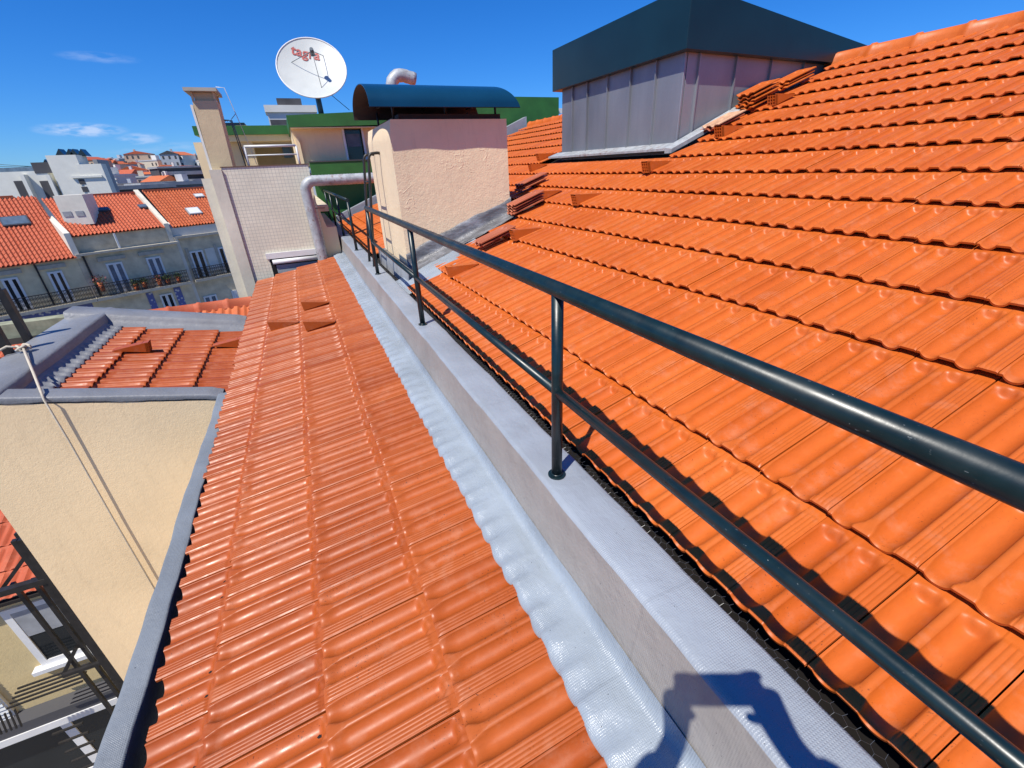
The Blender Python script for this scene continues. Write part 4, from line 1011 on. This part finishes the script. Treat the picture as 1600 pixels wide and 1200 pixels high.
def balcony(par, u0, u1, zs, zr, proj_=.75, mat='black_steel'):
    b_ = fpart('balcony', 'frame_stone', par, u0, u1, zs - .22, zs, 0.003, proj_)
    m = MB(); n_ = int((u1 - u0) / .17)
    for k in range(n_ + 1):
        u = lerp(u0 + .05, u1 - .05, k / n_); fbox(m, u - .014, u + .014, zs, zr, proj_ - .07, proj_ - .04)
        if k < n_:
            uu = u + .085
            for q in range(3): zq = lerp(zs + .12, zr - .2, q / 2); m.add([FP(uu - .07, zq, proj_ - .055), FP(uu, zq + .11, proj_ - .055), FP(uu + .07, zq, proj_ - .055), FP(uu, zq - .11, proj_ - .055), FP(uu - .035, zq, proj_ - .05), FP(uu, zq + .06, proj_ - .05), FP(uu + .035, zq, proj_ - .05), FP(uu, zq - .06, proj_ - .05)], [(0, 1, 5, 4), (1, 2, 6, 5), (2, 3, 7, 6), (3, 0, 4, 7)])
    fbox(m, u0, u1, zr, zr + .05, proj_ - .08, proj_ - .03); fbox(m, u0, u1, zs + .05, zs + .08, proj_ - .07, proj_ - .04)
    m.build('balcony_railing', mat, b_, kind='stuff'); return b_
zdt, zdb = fac(84, 424)[1], fac(84, 424)[1] - 2.3
zslab = zdb - .02; zrail = zslab + .95
# first house: long roof to the eave, two dark french doors
h1 = thing('terrace_house', 'old terrace house with a long orange roof, one skylight and dark french doors', 'house', FP(2, GROUND), 'old houses across the street')
eL, eR = fac(0, 415), fac(118, 402); ze1 = eR[1]; u1R = eR[0]
zr1 = fac(90, 305, SD + 5)[1]
fpart('wall', 'plaster_taupe', h1, -6, u1R, GROUND, ze1 - .05, -8, 0)
corr_roof(h1, -6, u1R + .02, ze1, zr1, .35, 5.35, 'terracotta_old_red')
fpart('ridge', 'terracotta_old', h1, -6, u1R - 1.2, zr1 + .0, zr1 + .16, -5.2, -4.9)
for (a, b) in (((-2, 433), (24, 429)), ((72, 425), (95, 422))):
    A, B = fac(*a), fac(*b); fdoor(h1, A[0], B[0] + .02, zdb, zdt)
sk = fac(24, 347, SD + 2.0); m = MB()
A = FP(sk[0] - .75, sk[1] - .32, -1.6); 
def roof_light(par, px, py, w_, h_, ze, zr, dep, off0, frame='galv_dark', pane='glass_blue', lift=.16):
    """skylight lying on a roof of eave ze, ridge zr"""
    best = None
    for k in range(200):
        t = k / 199; d_ = SD - off0 + dep * t; u, z = fac(px, py, d_)
        e_ = abs(z - (ze + (zr - ze) * t))
        if best is None or e_ < best[0]: best = (e_, t, u)
    _, t, u = best; sl = Vector((SM.x * dep, SM.y * dep, zr - ze)).normalized(); nn = SA.cross(sl).normalized()
    if nn.z < 0: nn = -nn
    c = FP(u, ze + (zr - ze) * t, off0 - dep * t)
    m = MB(); m.obox(c - SA * w_ / 2 - sl * h_ / 2, SA * w_, sl * h_, nn * lift); o_ = m.build('skylight', frame, par)
    m = MB(); m.obox(c - SA * (w_ / 2 - .08) - sl * (h_ / 2 - .08) + nn * (lift - .02), SA * (w_ - .16), sl * (h_ - .16), nn * .035); m.build('pane', pane, o_)
roof_light(h1, 24, 347, 1.5, .9, ze1, zr1, 5.35, .35)
# shared party wall and rendered dormer shaft between the houses
sh_ = thing('stair_dormer', 'pale boxy stair dormer between the two orange roofs', 'dormer', FP(fac(115, 320)[0], fac(115, 340)[1]))
DYY = FP(fac(112, 330, SD + 1.5)[0], 0, -1.5).y
def dq(px, py): return at_y(px, py, DYY)
m = MB(); m.box((dq(93, 330).x, DYY, dq(115, 352).z), (dq(139, 330).x, DYY + 2.2, dq(115, 304.5).z)); m.build('shaft', 'plaster_white', sh_)
for pa, pb in (((97, 331), (114, 338)), ((117, 330), (133, 337))):
    m = MB(); m.box((dq(*pa).x, DYY - .04, dq(*pb).z), (dq(*pb).x, DYY - .002, dq(*pa).z)); m.build('louvre_panel', 'grey_sheet', sh_)
# second house: attic parapet, two blue glazed doors
h2 = thing('terrace_house', 'middle terrace house with red roof, two small skylights and blue glazed doors', 'house', FP(9, GROUND), 'old houses across the street')
u2L, u2R = u1R + .01, fac(270, 365)[0]
ze2 = fac(190, 362)[1]; zr2 = fac(200, 303, SD + 5)[1]; zc = fac(200, 390)[1]
fpart('wall', 'plaster_old', h2, u2L, u2R, GROUND, zc, -8, 0)
fpart('attic', 'plaster_old', h2, u2L, u2R, zc + .16, ze2 - .04, -8, -.3)
fpart('cornice', 'frame_stone', h2, u2L, u2R + .1, zc + .001, zc + .159, -.5, .35)
corr_roof(h2, u2L + .25, u2R - .35, ze2, zr2, -.1, 4.9, 'terracotta_old_red')
fpart('ridge', 'terracotta_old_red', h2, u2L + 1.6, u2R - .35, zr2, zr2 + .16, -5.2, -4.9)
m = MB(); m.prism([FP(u2L - .1, ze1 - .1, .2), FP(u2L - .1, ze2 + .3, .2), FP(u2L - .1, zr2 - 1.2, -3.6), FP(u2L - .1, zr2 - 2.6, -3.6)], SA * .35); m.build('verge_wall', 'plaster_white', h2)
m = MB(); m.prism([FP(u2R - .34, zc - .0, -.2), FP(u2R - .34, ze2 + .25, -.2), FP(u2R - .34, zr2 + .3, -5.1), FP(u2R - .34, zr2 - 1.2, -5.1)], SA * .34); m.build('verge_wall', 'plaster_streaked', h2)
for (a, b) in (((163, 410), (189, 407)), ((227, 404), (250, 401))):
    A, B = fac(*a), fac(*b); fdoor(h2, A[0], B[0], zdb, zdt, 'glass_blue')
roof_light(h2, 161, 329, .85, .5, ze2, zr2, 4.9, -.1); roof_light(h2, 226, 324, .85, .5, ze2, zr2, 4.9, -.1)
fpart('downpipe', 'black_steel', h2, u2L + .35, u2L + .47, zslab, zc, .004, .12)
fpart('tiled_panel', 'azulejo', h2, fac(232, 470)[0], fac(243, 470)[0], zslab - 2.9, zslab - .4, .003, .05)
fpart('tiled_panel', 'azulejo', h2, fac(276, 465)[0], fac(287, 465)[0], zslab - 2.9, zslab - .4, .003, .05)
fdoor(h2, fac(252, 470)[0], fac(272, 467)[0], zslab - 3.0, zslab - .75, 'glass_dark', False)
fpart('vent_pipe', 'frame_white', h2, fac(186, 385)[0] - .06, fac(186, 385)[0] + .06, zc + .2, zc + 1.3, .0, .12)
balcony(h2, u2L + .02, u2R - .15, zslab, zrail)
balcony(h1, -5.5, u2L - .02, zslab, zrail)
fpart('drain_pipe', 'black_steel', h1, fac(60, 430)[0], fac(60, 430)[0] + .1, zslab, ze1, .004, .1)
fpart('lower_floor', 'azulejo', h1, -6, u2L - .3, GROUND, zslab - .35, .003, .02)
# third house: bright orange roof with white roof windows
h3 = thing('terrace_house', 'end terrace house with bright orange roof and white roof windows', 'house', FP(14.5, GROUND), 'old houses across the street')
u3R = fac(345, 350)[0] + 2.4
ze3 = fac(300, 353)[1]; zr3 = fac(290, 296, SD + 5)[1]; zc3 = fac(300, 371)[1]
fpart('wall', 'plaster_old', h3, u2R + .01, u3R, GROUND, zc3, -8, -.4)
fpart('attic', 'plaster_white', h3, u2R + .01, u3R, zc3 + .2, ze3 - .04, -8, -.45)
fpart('cornice', 'frame_stone', h3, u2R + .01, u3R, zc3 + .001, zc3 + .199, -.6, -.1)
corr_roof(h3, u2R + .3, u3R, ze3, zr3, -.4, 4.6, 'terracotta_old')
fpart('ridge', 'terracotta_old', h3, u2R + .3, u3R, zr3, zr3 + .16, -5.2, -4.9)
roof_light(h3, 303, 331, 1.05, .95, ze3, zr3, 4.6, -.4, 'plaster_grey', 'frame_white'); roof_light(h3, 311, 307, .8, .5, ze3, zr3, 4.6, -.4, 'plaster_grey', 'frame_white')
zt3 = fac(310, 392)[1]
for (a, b) in ((297, 318), (343, 362)):
    A, B = fac(a, 392)[0], fac(b, 390)[0]; fdoor(h3, A, B, zt3 - 2.3, zt3, 'glass_dark', False, -.4)
    fpart('surround', 'frame_stone', h3, A - .25, A - .01, zt3 - 2.3, zt3 + .3, -.398, -.33)
fpart('wall_panel', 'plaster_white', h3, fac(322, 390)[0], fac(337, 388)[0], zt3 - 1.9, zt3 + .05, -.398, -.37)
balcony(h3, u2R + .35, u3R, zt3 - 2.32, zt3 - 1.4, .3)
for (a, b) in ((317, 338), (364, 372)):
    fdoor(h3, fac(a, 458)[0], fac(b, 455)[0], zt3 - 5.6, zt3 - 4.0, 'glass_blue', False, -.4)
fpart('drain_pipe', 'plaster_white', h3, u2R + .02, u2R + .3, GROUND, zc3, -.39, -.2)
# pots and plants on the middle balcony
def bush(name, label, c, r, n_, mats, grp):
    m = MB()
    for k in range(n_):
        d_ = Vector((random.gauss(0, 1), random.gauss(0, 1), random.gauss(0, 1))).normalized() * r * random.random() ** .4; p = c + Vector((d_.x, d_.y, d_.z * .9))
        a_ = Vector((random.gauss(0, 1), random.gauss(0, 1), random.gauss(0, 1))).normalized() * .07; b_ = a_.cross(Vector((random.random(), random.random(), 1))).normalized() * .045
        m.add([p - a_, p + b_, p + a_, p - b_], [(0, 1, 2, 3)], random.randrange(len(mats)))
    t_ = thing(name, label, 'plant', c - Vector((0, 0, r)), grp); m.build('foliage', mats, t_, kind='stuff')
    m = MB(); m.tube([c - Vector((0, 0, r + .3)), c - Vector((0, 0, r * .3))], [.13, .17], 10); m.build('pot', 'terracotta_old', t_)
for k, (px, py, r, mt) in enumerate(((152, 437, .55, 'plant_red'), (208, 442, .32, 'plant_leaf'), (222, 440, .36, 'plant_leaf'), (245, 436, .34, 'plant_red'), (258, 434, .3, 'plant_leaf'), (275, 432, .3, 'plant_leaf'))):
    u, z = fac(px, py); w_ = ('tall reddish potted climber left on the balcony of the middle house', 'potted green plant between the two blue doors', 'second potted green plant between the blue doors', 'red flowering pot before the right blue door', 'small potted green plant beside the red flowering pot', 'potted green plant at the end of the long balcony')[k]
    bush('potted_plant', w_, FP(u, max(z, zslab + r + .3), .45), r, 160, [mt, 'plant_leaf'], 'pots on the long balcony')

# ------------------------------------------------------------------ modern white block behind
MD = 72.0
_SA, _SM = SA, SM; SA, SM = Vector((1, 0, 0)), Vector((0, 1, 0))        # this block stands square to our own roof
mw = thing('modern_block', 'stark white modern block with tall dark slots behind the old roofs', 'building', FP(5, GROUND, 0, MD))
def mf(px, py): return fac(px, py, MD)
def mbox(name, mat, px0, px1, pyt, o0=-14, o1=0, zb=GROUND, par=mw):
    a_, b_ = mf(px0, pyt), mf(px1, pyt); m = MB(); fbox(m, a_[0], b_[0], zb, a_[1], o0, o1, MD); return m.build(name, mat, par)
mbox('long_wing', 'modern_white', -60, 71, 271, -12, -.6)
mbox('tall_core', 'modern_white', 70, 118, 243, -3.2, .0)
mbox('low_wing', 'modern_white', 118.3, 158, 257, -1.6, .05)
for px0, px1 in ((17, 36), (58, 76)):
    a_, b_ = mf(px0, 283), mf(px1, 282); z0 = mf(px0, 330)[1]
    m = MB(); fbox(m, a_[0], b_[0], z0, a_[1], -.58, -.5, MD); m.build('slot_window', 'far_dark', mw)
    m = MB(); fbox(m, b_[0], b_[0] + .35, z0, a_[1] + .6, -.58, .25, MD); m.build('fin', 'modern_white', mw)
for px, py in ((122, 280), (127, 292)):
    a_ = mf(px, py); m = MB(); fbox(m, a_[0], a_[0] + .55, a_[1] - .55, a_[1], .051, .08, MD); m.build('small_window', 'far_dark', mw)
a_, b_ = mf(112, 277), mf(160, 275); m = MB(); fbox(m, a_[0], b_[0], a_[1] - .1, a_[1] + .1, .051, .2, MD); m.build('ledge', 'modern_white', mw)
a_, b_ = mf(50, 268), mf(80, 266); m = MB(); fbox(m, a_[0], b_[0], a_[1] - .2, a_[1] + .9, -.59, -.55, MD); m.build('roof_slot', 'far_dark', mw)
a_ = mf(40, 262); mbox('roof_parapet', 'modern_white', 40, 72, 260, -12, -2)
mbox('glass_rail', 'glass_blue', -60, 38, 263, -3.2, -3)
for px, py in ((74, 243), (90, 243), (110, 243), (52, 260), (68, 260), (97, 243)):
    u, z = mf(px, py); m = MB(); m.prism([FP(u, z, -2, MD), FP(u + .9, z, -2, MD), FP(u + .55, z + .75, -2, MD)], SM * 1.6); m.build('solar_panel', 'glass_dark', mw)
mbox('side_tank', 'plaster_grey', 118.5, 126, 247, -9, -5)
SA, SM = _SA, _SM
# cables
for k, dy in ((0, 0), (1, 3)):
    cb = thing('overhead_cable', 'thin %s overhead cable crossing the sky towards the white block' % ('upper', 'lower')[k], 'cable', at_y(0, 256 + dy, 60))
    m = MB(); m.tube([at_y(-60, 254 + dy, 62), at_y(0, 257 + dy, 62), at_y(30, 259 + dy * .6, 62), at_y(50, 260, 62)], .02, 5); m.build('strand', 'black_steel', cb)

# ------------------------------------------------------------------ hillside city beyond
def hill_z(x, y):
    t = math.hypot(x, y); return GROUND + 2 + 15.5 * sstep(t, 85, 330) + 9 * sstep(t, 260, 520)
rows = []
hd = ray(245, 262); ha = math.atan2(hd.x, hd.y)
for i in range(26):
    dd = 85 + i * 30; rows.append([])
    for k in range(41):
        az_ = ha + R_(-34 + k * 1.7); x, y = dd * math.sin(az_), dd * math.cos(az_); rows[-1].append((x, y, hill_z(x, y) - 1.2))
m = MB(); m.grid(rows); m.build('hillside', 'hill_green', kind='structure')
walls = ['far_wall_%d' % i for i in range(7)]; wnames = ['white', 'cream', 'pink', 'pale grey', 'yellow', 'grey', 'ochre']
roofs = ['terracotta_old', 'terracotta_old_red', 'far_dark', 'terracotta_old']
used = {}
rnd = random.Random(21)
slots = []
for ring, (d0, n_) in enumerate(((104, 12), (140, 14), (185, 16), (240, 18), (310, 20), (400, 22))):
    for k in range(n_):
        slots.append((d0 + rnd.uniform(-14, 14), lerp(138, 338, (k + rnd.uniform(-.35, .35) + .5) / n_), ring))
seen_lab = {}
for i, (dist, px, ring) in enumerate(sorted(slots, key=lambda t: -t[0])):
    r = ray(px, 262); az_ = math.atan2(r.x, r.y); x, y = dist * math.sin(az_), dist * math.cos(az_); zb = hill_z(x, y)
    w_ = rnd.uniform(3.6, 8.0) * (1 + dist / 700); dp = rnd.uniform(6, 9); hg = rnd.uniform(5.5, 9.0) * (1.35 if rnd.random() < .16 else 1)
    wi = rnd.choice([0, 0, 0, 0, 1, 1, 2, 3, 3, 4, 5, 6]); ri = rnd.randrange(4)
    yaw = rnd.uniform(-.25, .75)
    ax = Vector((math.cos(yaw), -math.sin(yaw), 0)); ay = Vector((math.sin(yaw), math.cos(yaw), 0))
    flat = rnd.random() < .34; gable = rnd.random() < .5; chim = (not flat) and rnd.random() < .6
    kind_ = 'flat topped' if flat else ('dark roofed' if ri == 2 else 'red roofed')
    nf = max(2, int(hg / 2.9)); nw = max(2, int(w_ / 2.0))
    row_ = ('just behind the old terrace', 'low on the hill', 'on the lower slope', 'on the middle slope', 'high on the slope', 'along the hill crest')[ring]
    lab = '%s %s house %s, %d windows wide%s' % (kind_, wnames[wi], row_, nw, ', gable and chimney' if (chim and gable) else (', with chimney' if chim else (', gable end' if gable and not flat else '')))
    for extra in (', %d storeys' % nf, ', narrow front' if w_ < 6 else ', broad front', ', turned aside' if yaw > .3 else ', facing this way'):
        if lab in seen_lab and len((lab + extra).split()) <= 16: lab += extra
    seen_lab[lab] = 1
    hs_ = thing('hill_house', lab, 'house', (x, y, zb - 2), 'houses on the far hillside')
    c = Vector((x, y, zb)); m = MB()
    m.obox(c - ax * w_ / 2 - ay * dp / 2 - Vector((0, 0, 6)), ax * w_, ay * dp, Vector((0, 0, hg + 6))); m.build('wall', walls[wi], hs_)
    if flat:
        m = MB(); m.obox(c - ax * (w_ / 2 + .15) - ay * (dp / 2 + .15) + Vector((0, 0, hg + .01)), ax * (w_ + .3), ay * (dp + .3), Vector((0, 0, .5))); ro = m.build('roof', walls[rnd.choice([0, 3, 5])], hs_)
        q = c + ax * rnd.uniform(-.35, .1) * w_ + Vector((0, 0, hg + .52)); m = MB(); m.obox(q, ax * w_ * .25, ay * 2, Vector((0, 0, rnd.uniform(.8, 2.2)))); m.build('stair_head', walls[rnd.choice([0, 1, 5])], ro)
    else:
        rh = rnd.uniform(.9, 1.7); p0 = c - ax * (w_ / 2 + .25) - ay * (dp / 2 + .25) + Vector((0, 0, hg + .01)); m = MB()
        if gable: m.prism([p0, p0 + ax * (w_ + .5), p0 + ax * (w_ / 2 + .25) + Vector((0, 0, rh * 1.2))][::-1], ay * (dp + .5))
        else: m.prism([p0, p0 + ay * (dp + .5), p0 + ay * (dp / 2 + .25) + Vector((0, 0, rh))], ax * (w_ + .5))
        ro = m.build('roof', roofs[ri], hs_)
        if chim: q = c + ax * rnd.uniform(-.35, .3) * w_ + Vector((0, 0, hg)); m = MB(); m.obox(q, ax * .8, ay * .8, Vector((0, 0, rh + 1.1))); m.build('chimney', walls[wi], ro)
    for f_ in range(min(nf, 3)):
        for k in range(nw):
            if rnd.random() < .12: continue
            m = MB(); q = c - ay * (dp / 2 + .05) + ax * (w_ * ((k + .5) / nw - .5) - .4) + Vector((0, 0, hg - 2.1 - 2.8 * f_)); m.obox(q, ax * .8, ay * .06, Vector((0, 0, 1.35))); m.build('window', 'far_dark', hs_)
# long grey hall roofs just past the terrace
for k, (px, py, d_, wd, hgt, mt, lb) in enumerate(((300, 288, 88, 13, 2.2, 'galv_dark', 'long grey metal hall with dark openings behind the end terrace house'), (200, 296, 84, 11, 2.6, 'far_dark', 'dark flat shed beside the white modern block'), (292, 262, 170, 15, 7, 'far_dark', 'dark glazed terraced apartment block on the hillside'))):
    P = ray(px, py); P = P * (d_ / SM.dot(P)); u = P.dot(SA); t_ = thing('hall', lb, 'building', P)
    m = MB(); fbox(m, u - wd / 2, u + wd / 2, GROUND, P.z, -8, 0, d_); m.build('body', mt, t_)
    m = MB(); fbox(m, u - wd / 2 - .3, u + wd / 2 + .3, P.z + .001, P.z + .5, -8.3, .4, d_); m.build('roof', 'plaster_grey', t_)
    for j in range(4 if k != 2 else 3):
        z_ = P.z - 1.9 - (0 if k != 2 else 2.2 * j)
        m = MB(); fbox(m, *((u - wd / 2 + .8 + j * wd / 4, u - wd / 2 + wd / 4 - .3 + j * wd / 4) if k != 2 else (u - wd / 2 + .4, u + wd / 2 - .4)), z_, z_ + 1.0, .002, .05 if k != 2 else 1.0, d_); m.build('window' if k != 2 else 'balcony', 'glass_dark' if k != 2 else 'plaster_grey', t_)

# ------------------------------------------------------------------ the photographer, standing on the lower roof holding the phone (seen only by the shadow)
FH = Vector((FWD.x, FWD.y, 0)).normalized(); RH = Vector((RIGHT.x, RIGHT.y, 0)).normalized(); ZV = Vector((0, 0, 1))
def BP(f, r, z): return FH * f + RH * r + ZV * z
def roof_low(p): return LZ + .012 + (p.x - LX) * math.tan(LB)
per = thing('person', 'photographer in dark jacket standing on the lower tiled roof holding up a phone', 'person', BP(-.42, 0, -1.46))
def skin_obj(name, chains, mat, parent, sub=2):
    """chains: list of lists of (key, position, radius); equal keys join, so one body is one surface"""
    vs, es, rad, idx, roots = [], [], [], {}, []
    for ch_ in chains:
        prev = None
        for key, pos, r in ch_:
            if key not in idx:
                idx[key] = len(vs); vs.append(tuple(pos)); rad.append(r)
                if prev is None: roots.append(idx[key])
            if prev is not None and prev != idx[key]: es.append((prev, idx[key]))
            prev = idx[key]
    me = bpy.data.meshes.new(name); me.from_pydata(vs, es, []); me.materials.append(MATS[mat])
    o = obj(name, me, parent)
    sk_ = o.modifiers.new('skin', 'SKIN'); sk_.use_smooth_shade = True
    if not me.skin_vertices: me.attributes.new('skin', 'FLOAT', 'POINT')
    lay = me.skin_vertices[0].data
    for i, r in enumerate(rad):
        lay[i].radius = (r, r) if not isinstance(r, tuple) else r; lay[i].use_root = i in roots
    ss = o.modifiers.new('sub', 'SUBSURF'); ss.levels = sub; ss.render_levels = sub
    return o
PH = RIGHT * .045 + UP * .034                                    # the lens sits in a corner of the phone
hipz, shz = -.60, -.13
fl_, fr_ = BP(-.40, -.11, 0), BP(-.46, .11, 0); fl_.z = roof_low(fl_) + .06; fr_.z = roof_low(fr_) + .06
T = {'pel': BP(-.44, 0, hipz), 'abd': BP(-.44, 0, hipz + .16), 'che': BP(-.43, 0, hipz + .34), 'nek': BP(-.42, 0, shz + .07), 'jaw': BP(-.395, 0, shz + .17), 'hed': BP(-.40, 0, shz + .255), 'top': BP(-.41, 0, shz + .33)}
body = [[('pel', T['pel'], (.15, .11)), ('abd', T['abd'], (.14, .105)), ('che', T['che'], (.16, .12)), ('nek', T['nek'], .055), ('jaw', T['jaw'], (.062, .075)), ('hed', T['hed'], (.076, .092)), ('top', T['top'], .05)]]
sleeves, fingers = [], []
for sgn, ft_ in ((-1, fl_), (1, fr_)):
    s_ = str(sgn)
    sh0 = BP(-.43, .17 * sgn, shz - .01); el = BP(-.25, -.28, -.31) if sgn < 0 else BP(-.22, .37, -.25); wr0 = BP(-.055, .125 * sgn, -.075) ; pa = PH - FWD * .012 + RIGHT * (.098 * sgn) - UP * .010
    wr0 = pa - FWD * .055 - UP * .075 + RIGHT * .022 * sgn
    arm = [('che', T['che'], .14), ('sh' + s_, sh0, .068), ('ua' + s_, lerp(sh0, el, .5), .052), ('el' + s_, el, .043), ('fa' + s_, lerp(el, wr0, .45), .040), ('wr' + s_, wr0, (.030, .024)), ('pa' + s_, pa - UP * .012 - FWD * .012, (.040, .020)), ('kn' + s_, pa + UP * .022 - FWD * .006, (.036, .016))]
    body.append(arm); sleeves.append([('che', T['che'], (.175, .135)), ('sh' + s_, sh0, .092), ('ua' + s_, lerp(sh0, el, .5), .078), ('el' + s_, el, .072), ('fa' + s_, lerp(el, wr0, .45), .064), ('cu' + s_, lerp(el, wr0, .90), .050)])
    hp = BP(-.44, .085 * sgn, hipz - .06); kn_ = lerp(hp, ft_, .5) + FH * .035; an_ = ft_ + ZV * .04 - FH * .03
    body.append([('pel', T['pel'], .13), ('hp' + s_, hp, .092), ('th' + s_, lerp(hp, kn_, .5), .078), ('ke' + s_, kn_, .056), ('ca' + s_, lerp(kn_, an_, .4), .055), ('ak' + s_, an_, .038), ('to' + s_, ft_ + FH * .14 - ZV * .015, .036)])
    # fingers close over the phone edge; the index reaches along the top, the thumb holds from below
    edge = RIGHT * (.080 * sgn)
    for k, (up_, ln, rr) in enumerate(((.040, .050, .0092), (.020, .056, .0095), (.0, .054, .0092), (-.018, .044, .0082))):
        b_ = pa + UP * up_ - FWD * .008
        tip = [b_, b_ + FWD * .016 - RIGHT * .006 * sgn, b_ + FWD * .014 - RIGHT * (.012 + ln * .35) * sgn, b_ + FWD * .008 - RIGHT * (.012 + ln * .75) * sgn]
        fingers.append([('f%d%d%s' % (k, q, s_), p_, rr * (1, 1, .92, .75)[q]) for q, p_ in enumerate(tip)])
    th_ = pa - UP * .030 - FWD * .014
    fingers.append([('t%d%s' % (q, s_), p_, .011 * (1.1, 1, .8)[q]) for q, p_ in enumerate((th_, th_ - UP * .014 - RIGHT * .020 * sgn, th_ - UP * .006 - RIGHT * .046 * sgn))])
nose = T['jaw'] + FH * .078 + ZV * .055
face = [[('n0', nose + ZV * .035 - FH * .012, .010), ('n1', nose + FH * .012, .014), ('n2', nose - ZV * .012 - FH * .004, .012)]]
for sgn in (-1, 1): face.append([('e0%d' % sgn, T['hed'] + RH * .078 * sgn - ZV * .012, .012), ('e1%d' % sgn, T['hed'] + RH * .090 * sgn + ZV * .018 - FH * .01, .012)])
face.append([('m0', T['jaw'] + FH * .066 - RH * .022 - ZV * .0, .009), ('m1', T['jaw'] + FH * .073, .010), ('m2', T['jaw'] + FH * .066 + RH * .022, .009)])
bo = skin_obj('body', body + fingers + face, 'skin', per)
skin_obj('jacket', [[('pel', T['pel'] + ZV * .02, (.165, .128)), ('abd', T['abd'], (.160, .125)), ('che', T['che'], (.178, .138)), ('co', T['nek'] - ZV * .03, .075)]] + sleeves, 'cloth_dark', per)
tr = []
for sgn, ft_ in ((-1, fl_), (1, fr_)):
    s_ = str(sgn); hp = BP(-.44, .085 * sgn, hipz - .06); kn_ = lerp(hp, ft_, .5) + FH * .035; an_ = ft_ + ZV * .05 - FH * .03
    tr.append([('pel', T['pel'], (.16, .12)), ('hp' + s_, hp, .104), ('th' + s_, lerp(hp, kn_, .5), .090), ('ke' + s_, kn_, .070), ('ca' + s_, lerp(kn_, an_, .5), .066), ('cf' + s_, an_, .056)])
    skin_obj('shoe', [[('h', ft_ - FH * .06 - ZV * .01, .045), ('m', ft_ + FH * .05 - ZV * .015, .046), ('t', ft_ + FH * .16 - ZV * .022, .036)]], 'shoe', per)
    e_ = MB(); c_ = T['hed'] + FH * .086 + RH * .031 * sgn - ZV * .008; e_.tube([c_ - FH * .010, c_ - FH * .003, c_ + FH * .002, c_ + FH * .004], [.010, .011, .007, .002], 10); e_.build('eye', 'frame_white', per)
skin_obj('trousers', tr, 'cloth_trousers', per)
skin_obj('hair', [[('a', T['hed'] - FH * .03 + ZV * .02, (.084, .092)), ('b', T['top'] + ZV * .004 - FH * .008, (.062, .066)), ('c', T['top'] + FH * .05 - ZV * .012, .040)]], 'hair', per)
pho = thing('phone', 'black phone held sideways in both hands of the photographer', 'phone', -FWD * .012)
m = MB(); m.obox(PH - FWD * .015 - RIGHT * .080 - UP * .037, RIGHT * .160, UP * .074, FWD * .008); bevel(m.build('case', 'phone_black', pho), .003, 2)
m = MB(); m.obox(PH - FWD * .0158 - RIGHT * .076 - UP * .034, RIGHT * .152, UP * .068, FWD * .0007); m.build('screen', 'glass_dark', pho)
